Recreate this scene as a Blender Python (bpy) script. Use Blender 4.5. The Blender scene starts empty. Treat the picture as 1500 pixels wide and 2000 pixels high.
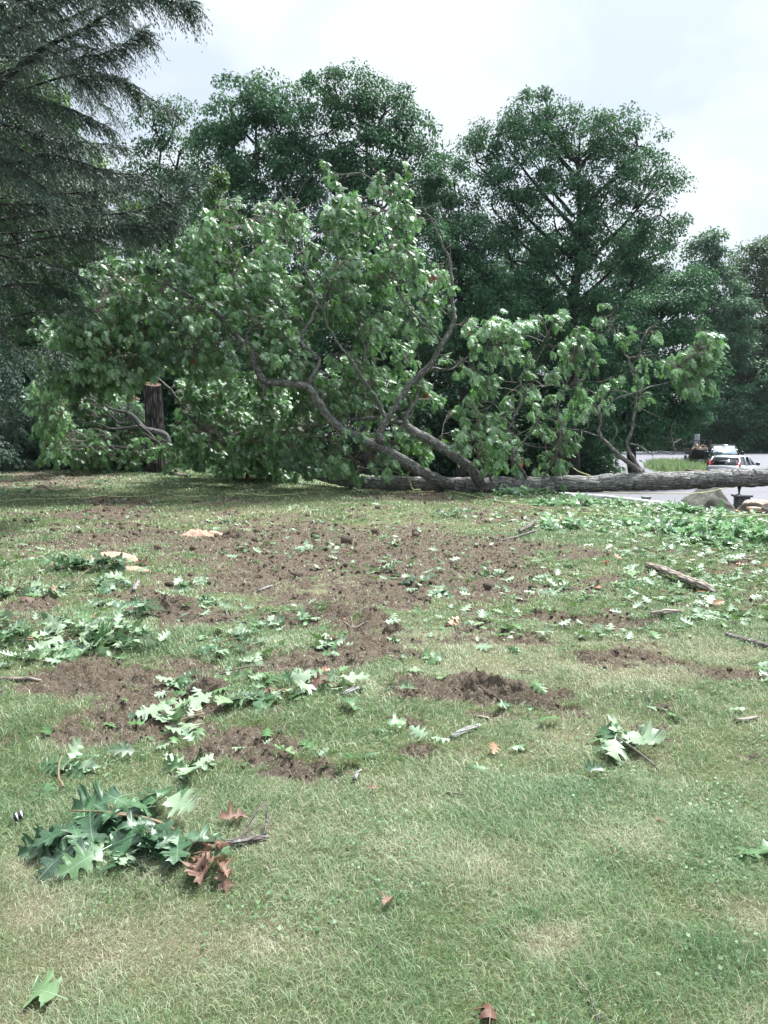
import bpy, math, random
import numpy as np
from mathutils import Vector, noise as mnoise
R = math.radians
rng = np.random.default_rng(7)
random.seed(7)
scn = bpy.context.scene
C = scn.collection

# ------------------------------------------------------------ camera
FPX, CX, CY, HZ, EYE = 1444.0, 750.0, 1000.0, 840.0, 1.6
PITCH = math.atan((CY - HZ) / FPX)
cam = bpy.data.cameras.new('camera')
cam.sensor_fit = 'VERTICAL'; cam.sensor_height = 24.0; cam.lens = FPX / 2000 * 24.0
cam.clip_start = 0.05; cam.clip_end = 600
co = bpy.data.objects.new('camera', cam); C.objects.link(co)
co.location = (0, 0, EYE); co.rotation_euler = (math.pi / 2 - PITCH, 0, 0)
scn.camera = co

# ------------------------------------------------------------ world, sun, exposure
SUN_EL, SUN_AZ = 60, 48      # azimuth clockwise from +Y: high, ahead to the right
w = bpy.data.worlds.new('World'); scn.world = w; w.use_nodes = True
nt = w.node_tree; nt.nodes.clear()
def N(t, **k):
    n = nt.nodes.new(t)
    for a, b in k.items(): setattr(n, a, b)
    return n
def L(a, b): nt.links.new(a, b)
out = N('ShaderNodeOutputWorld'); bg = N('ShaderNodeBackground'); L(bg.outputs[0], out.inputs[0])
sky = N('ShaderNodeTexSky', sky_type='NISHITA', sun_disc=False)
sky.sun_elevation = R(SUN_EL); sky.sun_rotation = R(SUN_AZ); sky.air_density = 1.0; sky.dust_density = 2.0
tc = N('ShaderNodeTexCoord'); sep = N('ShaderNodeSeparateXYZ'); L(tc.outputs['Generated'], sep.inputs[0])
zc = N('ShaderNodeMath', operation='MAXIMUM'); L(sep.outputs[2], zc.inputs[0]); zc.inputs[1].default_value = 0.0
za = N('ShaderNodeMath', operation='ADD'); L(zc.outputs[0], za.inputs[0]); za.inputs[1].default_value = 0.35
dv = N('ShaderNodeVectorMath', operation='DIVIDE'); L(tc.outputs['Generated'], dv.inputs[0]); L(za.outputs[0], dv.inputs[1])
ns = N('ShaderNodeTexNoise'); ns.inputs['Scale'].default_value = 2.6; ns.inputs['Detail'].default_value = 7; ns.inputs['Roughness'].default_value = 0.55; ns.inputs['Distortion'].default_value = 0.3
L(dv.outputs[0], ns.inputs['Vector'])
cr = N('ShaderNodeValToRGB'); L(ns.outputs['Fac'], cr.inputs[0])
cr.color_ramp.elements[0].position = 0.42; cr.color_ramp.elements[0].color = (0.78, 0.87, 0.98, 1)
cr.color_ramp.elements[1].position = 0.60; cr.color_ramp.elements[1].color = (0.98, 1.04, 1.08, 1)
# the overcast brightens towards the zenith
z3 = N('ShaderNodeMath', operation='POWER'); L(zc.outputs[0], z3.inputs[0]); z3.inputs[1].default_value = 5.0
gr = N('ShaderNodeMath', operation='MULTIPLY_ADD'); L(z3.outputs[0], gr.inputs[0]); gr.inputs[1].default_value = 1.7; gr.inputs[2].default_value = 0.47
SKYK = 10.0
sc_ = N('ShaderNodeMath', operation='MULTIPLY'); L(gr.outputs[0], sc_.inputs[0]); sc_.inputs[1].default_value = SKYK
mu = N('ShaderNodeVectorMath', operation='SCALE'); L(cr.outputs[0], mu.inputs[0]); L(sc_.outputs[0], mu.inputs['Scale'])
mx = N('ShaderNodeMix', data_type='RGBA'); mx.inputs[0].default_value = 0.86
L(sky.outputs[0], mx.inputs[6]); L(mu.outputs[0], mx.inputs[7]); L(mx.outputs[2], bg.inputs[0])
bg.inputs[1].default_value = 0.10
sl = bpy.data.lights.new('sun', 'SUN'); sl.energy = 5.0; sl.angle = R(9); sl.color = (1.0, 0.99, 0.965)
so = bpy.data.objects.new('sun', sl); C.objects.link(so)
sd = Vector((math.sin(R(SUN_AZ)) * math.cos(R(SUN_EL)), math.cos(R(SUN_AZ)) * math.cos(R(SUN_EL)), math.sin(R(SUN_EL))))
so.rotation_euler = sd.to_track_quat('Z', 'Y').to_euler(); so.location = (20, 20, 40)
scn.view_settings.view_transform = 'Standard'; scn.view_settings.look = 'None'
scn.view_settings.exposure = 1.12; scn.view_settings.gamma = 1.0
try:
    scn.cycles.max_bounces = 7; scn.cycles.diffuse_bounces = 3; scn.cycles.glossy_bounces = 2; scn.cycles.transmission_bounces = 4
    scn.cycles.use_denoising = True; scn.cycles.use_adaptive_sampling = True; scn.cycles.adaptive_threshold = 0.015
    scn.cycles.caustics_reflective = False; scn.cycles.caustics_refractive = False
except Exception: pass

# ------------------------------------------------------------ helpers: space
def P(px, py, d):
    """the point at depth d (metres ahead) that the photo shows at this pixel"""
    u, v = (px - CX) / FPX, (CY - py) / FPX
    t = d / (math.cos(PITCH) + v * math.sin(PITCH))
    return np.array([u * t, d, EYE + t * (-math.sin(PITCH) + v * math.cos(PITCH))])
def proj(x, y, z):
    zz = z - EYE
    fw = y * math.cos(PITCH) - zz * math.sin(PITCH); up = y * math.sin(PITCH) + zz * math.cos(PITCH)
    fw = np.maximum(fw, 0.05)
    return CX + FPX * x / fw, CY - FPX * up / fw
def sm(t): t = np.clip(t, 0, 1); return t * t * (3 - 2 * t)

_T = rng.random((256, 256))
def vn(x, y):
    xi = np.floor(x).astype(int); yi = np.floor(y).astype(int); fx = x - xi; fy = y - yi
    fx = fx * fx * (3 - 2 * fx); fy = fy * fy * (3 - 2 * fy)
    a = _T[xi & 255, yi & 255]; b = _T[(xi + 1) & 255, yi & 255]; c = _T[xi & 255, (yi + 1) & 255]; d = _T[(xi + 1) & 255, (yi + 1) & 255]
    return (a * (1 - fx) + b * fx) * (1 - fy) + (c * (1 - fx) + d * fx) * fy
def fbm(x, y, o=4, g=0.5):
    s = 0; a = 1; n = 0
    for i in range(o):
        s = s + a * vn(x * 2 ** i + 17.3 * i, y * 2 ** i + 9.1 * i); n += a; a *= g
    return s / n

EDX = [-40, -20, -6, 0.8, 4.5, 5.5, 6.5, 7.5, 12, 20, 40]
EDY = [36, 35, 31.5, 25, 18.7, 16.2, 14.3, 13.0, 11.0, 9, 5]
ZR = -1.2
# torn-up soil: centre and half-size in photo pixels, strength
DIRT = [(300,1055,230,26,.75),(560,1062,230,36,1.0),(780,1055,120,24,.8),(860,1092,150,28,1.0),(950,1130,100,20,.9),(640,1105,280,40,.95),(330,1187,60,26,1.2),
 (370,1212,80,20,.9),(720,1150,240,40,.85),(150,1318,115,36,1.25),(280,1345,80,34,1.1),(620,1290,110,32,1.0),(350,1296,75,18,.8),(650,1195,70,18,1.0),(730,1215,50,14,.8),
 (800,1350,90,28,1.15),(960,1352,90,30,1.3),(1070,1385,60,20,.7),(950,1215,60,14,.8),(1080,1198,130,14,.85),(1220,1215,110,12,.9),(1240,1297,160,16,.8),
 (1380,1312,130,16,.75),(1000,1245,130,18,.55),(480,1465,120,40,1.1),(600,1518,110,44,1.05),(290,1400,130,66,.95),(820,1480,55,18,1.0),(680,1548,50,22,.9),(870,1562,34,12,.7),
 (1245,1386,34,10,.8),(800,1412,54,12,.9),(50,1205,70,22,.8),(100,935,150,18,.9),(230,985,90,12,1.0),(430,985,60,8,.8),(200,1005,80,12,.9),(850,975,120,12,1.0),(700,1180,60,12,.7),
 (560,1210,60,12,.7),(1180,1430,80,14,.35),(740,965,60,10,.8),(1150,1150,60,14,.6),(1000,1000,80,8,.6),(1290,1460,30,10,.5),(30,1225,40,20,.6),(960,1070,80,14,.7),
 (520,1390,60,20,.5),(1430,1110,40,8,.4),(1100,1080,80,14,.4),(980,1395,140,14,.45),(700,1260,150,26,.7),(560,1550,90,20,.4),(1080,1350,30,10,.4),(1340,1560,40,20,.25)]
DRY = [(1075,1845,38,32,1.3),(600,1640,120,50,.5),(900,1700,160,60,.5),(300,1850,200,60,.5),(1250,1640,120,50,.45),(560,1850,120,40,.5),(1460,1790,60,40,.7),(900,1250,220,30,.8),
 (1300,1260,260,24,.6),(960,1700,60,30,.6),(100,1780,90,50,.6),(1200,1300,300,24,.7),(560,1010,200,30,.3),(600,1130,200,40,.5),(1100,1450,120,30,.3),(60,1690,50,40,.5)]
LUSH = [(350,1255,90,34,1.),(1390,1330,90,40,.9),(1400,1900,120,80,.8),(1200,1560,140,40,.7),(800,1720,90,60,.4),(1000,1340,160,40,.5),(1230,1370,120,40,.8),(560,1440,90,26,.6),
 (820,1350,60,30,.2),(1400,1060,100,20,.5),(700,1005,100,14,.7),(430,1010,120,14,.6),(1450,1650,80,80,.5),(60,1390,60,40,.5)]
def spots(lst, x, y, warp=1.0):
    px, py = proj(x, y, 0 * x)
    py = py + (fbm(x * 1.7 + 5, y * 1.7, 3) - .5) * 46 * warp; px = px + (fbm(x * 1.3, y * 1.3 + 40, 3) - .5) * 160 * warp
    s = np.zeros_like(x)
    for (a, b, c, d, k) in lst:
        r = ((px - a) / c) ** 2 + ((py - b) / d) ** 2
        s = np.maximum(s, k * np.exp(-(r ** 1.4) * .8))
    return s
def edge_y(x): return np.interp(x, EDX, EDY)
def dirt_at(x, y):
    s = spots(DIRT, x, y)
    n = fbm(x * 1.6, y * 2.9, 5, .62) + .75 * (fbm(x * 5, y * 8, 4, .65) - .5)
    far = sm((y - 5.0) / 3) * sm((17 - y) / 4) * .12
    v = s * 1.12 + far * 2.2 + (n - .5) * 1.8 + (fbm(x * 19, y * 19, 3, .7) - .5) * 1.3 - .33 - .5 * sm((3.9 - y) / .8)
    return sm((v) / .45) * sm((edge_y(x) + 2 - y) / 2)
def hbase(x, y):
    t = (y - edge_y(x) + .3) / 6.5
    return ZR * sm(t)
def height(x, y, dirt=None):
    h = hbase(x, y)
    if dirt is None: dirt = dirt_at(x, y)
    k = sm((edge_y(x) + 2.5 - y) / 3)
    h = h + k * ((fbm(x * .5, y * .5, 3) - .5) * .10 + (fbm(x * 3, y * 3, 3) - .5) * .035)
    r1 = 1 - np.abs(fbm(x * 9, y * 9, 3, .6) * 2 - 1); r2 = fbm(x * 22, y * 22, 3, .7)
    h = h + k * dirt * ((r1 - .75) * .10 + (r2 - .5) * .075 - .012)
    px, py = proj(x, y, 0 * x)
    for (a, b, c, d, m) in ((985,1352,75,20,.055),(900,1335,50,16,.045),(335,1180,48,16,.05),(150,1310,70,18,.05),(640,1192,40,10,.09),(720,1205,40,9,.08),(825,1475,40,9,.05),(790,1076,40,8,.10),(600,1045,60,8,.08)):
        h = h + m * np.exp(-(((px - a) / c) ** 2 + ((py - b) / d) ** 2)) * (.55 + .9 * r2)
    return h
def H(x, y): return float(height(np.array([float(x)]), np.array([float(y)]))[0])
def G(px, py):
    """ground point shown at this pixel"""
    lo, hi = 0.8, 40.0
    u, v = (px - CX) / FPX, (CY - py) / FPX
    k = math.cos(PITCH) + v * math.sin(PITCH)
    dz = (-math.sin(PITCH) + v * math.cos(PITCH)) / k; dx = u / k
    y = min(40, max(1.0, -EYE / dz if dz < -.01 else 40))
    for _ in range(6):
        z = H(dx * y, y); y = min(40, (z - EYE) / dz)
    return np.array([dx * y, y, H(dx * y, y)])

# ------------------------------------------------------------ helpers: objects
def tag(o, label=None, cat=None, group=None, kind=None):
    if label: o['label'] = label
    if cat: o['category'] = cat
    if group: o['group'] = group
    if kind: o['kind'] = kind
    return o
def thing(name, loc, label, cat, group=None, rz=0):
    o = bpy.data.objects.new(name, None); C.objects.link(o); o.location = loc; o.rotation_euler = (0, 0, rz)
    o.empty_display_size = .1
    return tag(o, label, cat, group)
def link(name, me, parent=None, world=True):
    o = bpy.data.objects.new(name, me); C.objects.link(o)
    if parent:
        o.parent = parent
        if world: o.location = -Vector(parent.location)      # parts are written in world coordinates
    return o
def npmesh(name, V, F, mats, parent=None, attrs=None, smooth=False, midx=None, world=True):
    """V (n,3); F list of int arrays (m,k), each with its own k"""
    me = bpy.data.meshes.new(name)
    if not isinstance(F, (list, tuple)): F = [F]
    F = [np.asarray(f, dtype=np.int32) for f in F if len(f)]
    V = np.asarray(V, dtype=np.float32)
    me.vertices.add(len(V)); me.vertices.foreach_set('co', V.ravel())
    nl = sum(f.size for f in F); npoly = sum(len(f) for f in F)
    me.loops.add(nl); me.loops.foreach_set('vertex_index', np.concatenate([f.ravel() for f in F]))
    ls = []; s = 0
    for f in F: ls.append(s + np.arange(len(f)) * f.shape[1]); s += f.size
    me.polygons.add(npoly); me.polygons.foreach_set('loop_start', np.concatenate(ls).astype(np.int32))
    if smooth: me.polygons.foreach_set('use_smooth', np.ones(npoly, dtype=bool))
    for m in (mats if isinstance(mats, (list, tuple)) else [mats]): me.materials.append(m)
    if midx is not None: me.polygons.foreach_set('material_index', np.asarray(midx, dtype=np.int32))
    for k, a in (attrs or {}).items():
        a = np.asarray(a, dtype=np.float32)
        if a.ndim == 1:
            at = me.attributes.new(k, 'FLOAT', 'POINT'); at.data.foreach_set('value', a)
        else:
            at = me.attributes.new(k, 'FLOAT_VECTOR', 'POINT'); at.data.foreach_set('vector', a.ravel())
    me.update(calc_edges=True)
    return link(name, me, parent, world)
class MB:
    """collects shapes and links them as one mesh"""
    def __init__(s): s.V = []; s.F = {}; s.n = 0; s.A = {}; s.order = []
    def add(s, V, F, **at):
        V = np.asarray(V, dtype=float)
        for f in (F if isinstance(F, list) and len(F) and isinstance(F[0], np.ndarray) and F[0].ndim == 2 else [np.asarray(F)]):
            if len(f): s.order.append((f + s.n))
        s.V.append(V); s.n += len(V)
        for k in ('sv', 'tint'):
            d = np.zeros((len(V), 3)) if k == 'sv' else np.zeros(len(V))
            s.A.setdefault(k, []).append(at.get(k, d))
        return s
    def build(s, name, mat, parent=None, smooth=False, world=True):
        by = {}
        for f in s.order: by.setdefault(f.shape[1], []).append(f)
        return npmesh(name, np.concatenate(s.V), [np.concatenate(v) for v in by.values()], mat, parent,
                      {k: np.concatenate(v) for k, v in s.A.items()}, smooth, world=world)
def catmull(pts, n):
    pts = np.asarray(pts, float)
    if len(pts) < 3: t = np.linspace(0, 1, n)[:, None]; return pts[0] * (1 - t) + pts[-1] * t
    p = np.vstack([2 * pts[0] - pts[1], pts, 2 * pts[-1] - pts[-2]])
    m = len(pts) - 1; out = []
    ts = np.linspace(0, m - 1e-6, n)
    i = np.floor(ts).astype(int); t = (ts - i)[:, None]
    a, b, c, d = p[i], p[i + 1], p[i + 2], p[i + 3]
    return .5 * ((2 * b) + (-a + c) * t + (2 * a - 5 * b + 4 * c - d) * t ** 2 + (-a + 3 * b - 3 * c + d) * t ** 3)
def tube(mb, pts, rad, k=8, n=None, step=None, wob=0.0, cap=True, ridge=0.0, seed=0):
    """a tapering limb along pts; rad one per point"""
    pts = np.asarray(pts, float); rad = np.asarray(rad, float)
    if rad.ndim == 0: rad = np.full(len(pts), float(rad))
    if n is None:
        ln = np.linalg.norm(np.diff(pts, axis=0), axis=1).sum(); n = max(3, int(ln / (step or .15)) + 2)
    p = catmull(pts, n); r = np.interp(np.linspace(0, len(pts) - 1, n), np.arange(len(rad)), rad)
    if wob:
        q = np.linspace(0, n * .35, n)
        p = p + wob * np.stack([vn(q + seed, q * 0 + j * 7.7) - .5 for j in range(3)], 1)
    T = np.gradient(p, axis=0); T /= np.linalg.norm(T, axis=1)[:, None] + 1e-9
    U = np.zeros_like(T); u = np.cross(T[0], [0, 0, 1.]);
    if np.linalg.norm(u) < .2: u = np.cross(T[0], [1., 0, 0])
    u /= np.linalg.norm(u)
    for i in range(n):
        u = u - T[i] * u.dot(T[i]); u /= np.linalg.norm(u) + 1e-9; U[i] = u
    W = np.cross(T, U)
    a = np.arange(k) * 2 * math.pi / k
    s = np.concatenate([[0], np.cumsum(np.linalg.norm(np.diff(p, axis=0), axis=1))])
    rr = r[:, None] * np.ones((1, k))
    if ridge:
        ca = np.cos(a)[None] * 9 + 20; sa = np.sin(a)[None] * 9 + 20; S = s[:, None] * 1.6 + 0 * ca
        rr = rr + ridge * (np.abs(vn(ca + S * .25, sa + S) * 2 - 1) - .5) + ridge * 1.2 * (vn(ca * .3 + S * 1.3, sa * .3 + S * 1.7) - .5)
    V = p[:, None] + rr[..., None] * (np.cos(a)[None, :, None] * U[:, None] + np.sin(a)[None, :, None] * W[:, None])
    V = V.reshape(-1, 3)
    i = np.arange(n - 1)[:, None] * k; j = np.arange(k)[None]; j2 = (j + 1) % k
    F = np.stack([i + j, i + j2, i + k + j2, i + k + j], -1).reshape(-1, 4)
    sv = np.stack([np.repeat(r, k) * np.tile(np.cos(a), n), np.repeat(r, k) * np.tile(np.sin(a), n), np.repeat(s, k)], 1) + seed * 1.37
    fs = [F]
    if cap:
        V = np.vstack([V, p[0] - T[0] * r[0] * .15, p[-1] + T[-1] * r[-1] * .3]); sv = np.vstack([sv, sv[0], sv[-1]])
        c0, c1 = n * k, n * k + 1; b = (n - 1) * k
        jj = np.arange(k); fs.append(np.stack([np.full(k, c0), (jj + 1) % k, jj], 1)); fs.append(np.stack([np.full(k, c1), b + jj, b + (jj + 1) % k], 1))
    mb.add(V, fs, sv=sv, tint=np.zeros(len(V)))
    return p
def box(mb, c, s, rz=0, bev=0):
    x, y, z = np.array(s) / 2.; b = bev
    if b:
        V = [];
        for sx in (-1, 1):
            for sy in (-1, 1):
                for sz in (-1, 1):
                    V += [(sx * (x - b), sy * (y - b), sz * z), (sx * (x - b), sy * y, sz * (z - b)), (sx * x, sy * (y - b), sz * (z - b))]
        V = np.array(V)
        import bmesh
        bm = bmesh.new(); [bm.verts.new(v) for v in V]; bmesh.ops.convex_hull(bm, input=bm.verts); bm.verts.ensure_lookup_table(); bm.verts.index_update()
        F = np.array([[v.index for v in f.verts] for f in bmesh.ops.triangulate(bm, faces=bm.faces)['faces']] if False else [[v.index for v in f.verts] for f in (bmesh.ops.triangulate(bm, faces=bm.faces[:]) and bm.faces)])
        V = np.array([v.co[:] for v in bm.verts]); bm.free()
    else:
        V = np.array([(a, b_, c_) for a in (-x, x) for b_ in (-y, y) for c_ in (-z, z)])
        F = np.array([[0, 1, 3, 2], [4, 6, 7, 5], [0, 4, 5, 1], [2, 3, 7, 6], [0, 2, 6, 4], [1, 5, 7, 3]])
    cz, sz = math.cos(rz), math.sin(rz)
    V = V @ np.array([[cz, sz, 0], [-sz, cz, 0], [0, 0, 1]]) + np.array(c)
    mb.add(V, F); return mb

# ------------------------------------------------------------ helpers: materials
class Mat:
    def __init__(s, name):
        s.m = bpy.data.materials.new(name); s.m.use_nodes = True; s.t = s.m.node_tree; s.t.nodes.clear()
        s.out = s.n('ShaderNodeOutputMaterial'); s.b = s.n('ShaderNodeBsdfPrincipled'); s.l(s.b.outputs[0], s.out.inputs[0])
    def n(s, t, **k):
        x = s.t.nodes.new(t)
        for a, b in k.items(): setattr(x, a, b)
        return x
    def l(s, a, b): s.t.links.new(a, b)
    def set(s, **k):
        for a, b in k.items(): s.b.inputs[a.replace('_', ' ')].default_value = b
        return s
    def noise(s, scale, detail=4, rough=.6, vec=None, dist=0):
        x = s.n('ShaderNodeTexNoise'); x.inputs['Scale'].default_value = scale; x.inputs['Detail'].default_value = detail; x.inputs['Roughness'].default_value = rough; x.inputs['Distortion'].default_value = dist
        if vec is not None: s.l(vec, x.inputs['Vector'])
        return x.outputs['Fac']
    def ramp(s, fac, stops, interp='LINEAR'):
        x = s.n('ShaderNodeValToRGB'); s.l(fac, x.inputs[0]); r = x.color_ramp; r.interpolation = interp
        while len(r.elements) < len(stops): r.elements.new(.5)
        for e, (p, c) in zip(r.elements, stops):
            e.position = p; e.color = (*c, 1) if not isinstance(c, (int, float)) else (c, c, c, 1)
        return x.outputs[0]
    def mix(s, fac, a, b, mode='MIX'):
        x = s.n('ShaderNodeMix', data_type='RGBA', blend_type=mode)
        for i, v in ((0, fac), (6, a), (7, b)):
            if hasattr(v, 'links'): s.l(v, x.inputs[i])
            else: x.inputs[i].default_value = v if i == 0 else (*v, 1)
        return x.outputs[2]
    def math(s, op, a, b=None, c=None):
        x = s.n('ShaderNodeMath', operation=op)
        for i, v in enumerate((a, b, c)):
            if v is None: continue
            if hasattr(v, 'links'): s.l(v, x.inputs[i])
            else: x.inputs[i].default_value = v
        return x.outputs[0]
    def attr(s, name, o='Fac'): return s.n('ShaderNodeAttribute', attribute_name=name).outputs[o]
    def color(s, c): s.l(c, s.b.inputs['Base Color']); return s
    def bump(s, h, st=.5, dist=.02):
        x = s.n('ShaderNodeBump'); x.inputs['Strength'].default_value = st; x.inputs['Distance'].default_value = dist; s.l(h, x.inputs['Height']); s.l(x.outputs[0], s.b.inputs['Normal']); return s
    def obj(s): return s.n('ShaderNodeTexCoord').outputs['Object']
    def pos(s): return s.n('ShaderNodeNewGeometry').outputs['Position']
    def translucent(s, col, fac):
        tr = s.n('ShaderNodeBsdfTranslucent')
        if hasattr(col, 'links'): s.l(col, tr.inputs[0])
        else: tr.inputs[0].default_value = (*col, 1)
        mxs = s.n('ShaderNodeMixShader'); mxs.inputs[0].default_value = fac
        s.l(s.b.outputs[0], mxs.inputs[1]); s.l(tr.outputs[0], mxs.inputs[2]); s.l(mxs.outputs[0], s.out.inputs[0]); return s
def plain(name, col, rough=.6, metal=0, **k):
    m = Mat(name); m.set(Roughness=rough, Metallic=metal)
    o = m.obj(); m.color(m.mix(m.math('MULTIPLY', m.noise(6, 4, .6, o), .35), col, tuple(c * .55 for c in col))); m.set(**k); return m.m
def foliage_mat(name, stops, under, tr, rough=.45, spec=.5, trf=.28, brown=None):
    m = Mat(name); t = m.attr('tint')
    c = m.ramp(t, stops)
    bf = m.n('ShaderNodeNewGeometry').outputs['Backfacing']
    c = m.mix(bf, c, m.mix(.8, c, under)) if under else c
    if brown:
        isb = m.math('GREATER_THAN', t, .975); c = m.mix(isb, c, brown)
    m.color(c); m.set(Roughness=rough); m.b.inputs['Specular IOR Level'].default_value = spec
    tt = m.mix(.5, c, tr)
    if brown: tt = m.mix(m.math('GREATER_THAN', t, .975), tt, brown)
    m.translucent(tt, trf); return m.m
def bark_mat(name, dark, mid, light, lichen=.0, scale=1.0, lich=(.55, .6, .56)):
    m = Mat(name); v = m.attr('sv', 'Vector')
    mp = m.n('ShaderNodeMapping'); mp.inputs['Scale'].default_value = (1, 1, .16); m.l(v, mp.inputs[0])
    vo = m.n('ShaderNodeTexVoronoi', feature='DISTANCE_TO_EDGE'); vo.inputs['Scale'].default_value = 26 * scale; m.l(mp.outputs[0], vo.inputs['Vector'])
    n1 = m.noise(40 * scale, 5, .7, mp.outputs[0], .6); n2 = m.noise(3, 4, .6, v)
    h = m.math('ADD', m.ramp(vo.outputs['Distance'], [(0, 0.), (.28, 1.)]), m.math('MULTIPLY', n1, 1.0))
    c = m.ramp(m.math('MULTIPLY', h, .5), [(.1, dark), (.5, mid), (.85, light)])
    c = m.mix(m.ramp(n2, [(.35, 0.), (.7, .55)]), c, mid)
    if lichen:
        l1 = m.noise(9, 6, .7, v); l2 = m.noise(55, 3, .6, v)
        f = m.math('MULTIPLY', m.ramp(l1, [(.52 - lichen * .1, 0.), (.62, 1.)]), m.ramp(l2, [(.52, 0.), (.60, 1.)]))
        c = m.mix(m.math('MULTIPLY', f, min(1, lichen * 1.4)), c, lich)
    m.color(c); m.set(Roughness=.9); m.b.inputs['Specular IOR Level'].default_value = .2; m.bump(h, .9, .02); return m.m

M = {}
M['oak'] = foliage_mat('oak_leaf', [(0, (.016, .055, .022)), (.3, (.055, .145, .048)), (.55, (.12, .25, .085)), (.78, (.22, .38, .18)), (1, (.38, .54, .36))], (.46, .62, .52), (.20, .50, .07), .42, 1.0, .30, brown=(.22, .085, .03))  # silvery upper stops put the sky sheen on leaf tops into the colour
M['oakfar'] = foliage_mat('dark_leaf', [(0, (.014, .052, .030)), (.5, (.036, .110, .052)), (1, (.09, .21, .085))], (.07, .16, .10), (.10, .24, .05), .6, .3, .26)
M['farlight'] = foliage_mat('light_leaf', [(0, (.03, .065, .03)), (.5, (.065, .13, .055)), (1, (.13, .22, .09))], (.10, .15, .10), (.12, .22, .05), .5, .5, .22)
M['limefar'] = foliage_mat('bright_leaf', [(0, (.03, .08, .02)), (.5, (.06, .15, .03)), (1, (.12, .24, .04))], (.11, .18, .09), (.15, .3, .03), .5, .4, .3)
M['hem'] = foliage_mat('hemlock_needles', [(0, (.012, .036, .024)), (.5, (.027, .068, .042)), (1, (.065, .14, .08))], (.10, .14, .12), (.05, .1, .04), .55, .35, .12)
M['bark'] = bark_mat('oak_bark', (.022, .021, .020), (.17, .165, .158), (.38, .375, .365), .8, lich=(.62, .66, .63))
M['limb'] = bark_mat('limb_bark', (.030, .028, .026), (.135, .13, .125), (.32, .315, .305), .7, 1.2, lich=(.60, .64, .60))
M['stump'] = bark_mat('stump_bark', (.005, .005, .005), (.028, .024, .023), (.17, .155, .15), 0, .5)
M['darkbark'] = bark_mat('tree_bark', (.015, .015, .015), (.045, .043, .04), (.09, .088, .08), 0, .8)
M['palewood'] = bark_mat('weathered_wood', (.07, .055, .045), (.26, .22, .185), (.44, .40, .36), 0, 1.2)
M['deadlimb'] = bark_mat('dead_limb_bark', (.022, .02, .02), (.085, .08, .078), (.24, .23, .225), .4, 1.2)
M['twig'] = plain('twig_wood', (.13, .11, .09), .8)

# ------------------------------------------------------------ ground
ys = np.concatenate([np.linspace(-15, 1.0, 12)[:-1], 1.0 * (36 / 1.0) ** np.linspace(0, 1, 880), np.linspace(37.2, 420, 70)])
ss = np.concatenate([-1 - (np.linspace(1, 0, 36)[:-1]) ** 1.6 * 4, np.linspace(-1, 1, 560), 1 + (np.linspace(0, 1, 36)[1:]) ** 1.6 * 4])
Yg, Sg = np.meshgrid(ys, ss, indexing='ij')
Xg = Sg * (1.0 + .58 * np.maximum(Yg, 0))
Dg = dirt_at(Xg, Yg); Zg = height(Xg, Yg, Dg)
dry = np.clip(spots(DRY, Xg, Yg) + (fbm(Xg * 1.1 + 50, Yg * 1.1, 4) - .42) * 1.1, 0, 1)
lush = np.clip(spots(LUSH, Xg, Yg) + (fbm(Xg * .9 - 30, Yg * .9 + 9, 4) - .55) * 1.2, 0, 1)
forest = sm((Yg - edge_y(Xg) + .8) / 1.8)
ny, nx = Yg.shape
ii = np.arange(ny - 1)[:, None] * nx + np.arange(nx - 1)[None]
Fg = np.stack([ii, ii + 1, ii + nx + 1, ii + nx], -1).reshape(-1, 4)
m = Mat('ground_soil_and_turf'); pz = m.pos()
n1 = m.noise(60, 6, .7, pz); n2 = m.noise(9, 6, .65, pz); n3 = m.noise(220, 3, .6, pz); n4 = m.noise(1.6, 4, .6, pz)
soil = m.ramp(n1, [(.32, (.030, .024, .018)), (.5, (.115, .094, .072)), (.68, (.26, .22, .175))])
soil = m.mix(m.ramp(n2, [(.40, 0.), (.68, .8)]), soil, (.20, .155, .115))
turf = m.ramp(n1, [(.30, (.028, .042, .016)), (.5, (.095, .13, .050)), (.72, (.20, .245, .11))])
straw = m.ramp(n3, [(.35, (.13, .105, .065)), (.62, (.36, .32, .21))])
turf = m.mix(m.math('MULTIPLY', m.attr('dry'), .8), turf, straw)
turf = m.mix(m.ramp(n2, [(.5, 0.), (.75, .6)]), turf, straw)
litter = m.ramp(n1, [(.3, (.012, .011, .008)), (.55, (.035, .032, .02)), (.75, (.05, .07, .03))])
dmask = m.ramp(m.math('ADD', m.attr('dirt'), m.math('MULTIPLY', m.math('SUBTRACT', n1, .5), 1.1)), [(.32, 0.), (.62, 1.)])
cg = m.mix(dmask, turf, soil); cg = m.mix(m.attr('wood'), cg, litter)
m.color(cg); m.set(Roughness=.95); m.b.inputs['Specular IOR Level'].default_value = .15
m.bump(m.math('ADD', n1, m.math('MULTIPLY', n3, .5)), 1.0, .03)
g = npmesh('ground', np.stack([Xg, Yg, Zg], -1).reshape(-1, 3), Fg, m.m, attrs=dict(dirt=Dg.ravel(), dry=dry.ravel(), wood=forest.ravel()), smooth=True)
tag(g, kind='structure')

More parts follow.
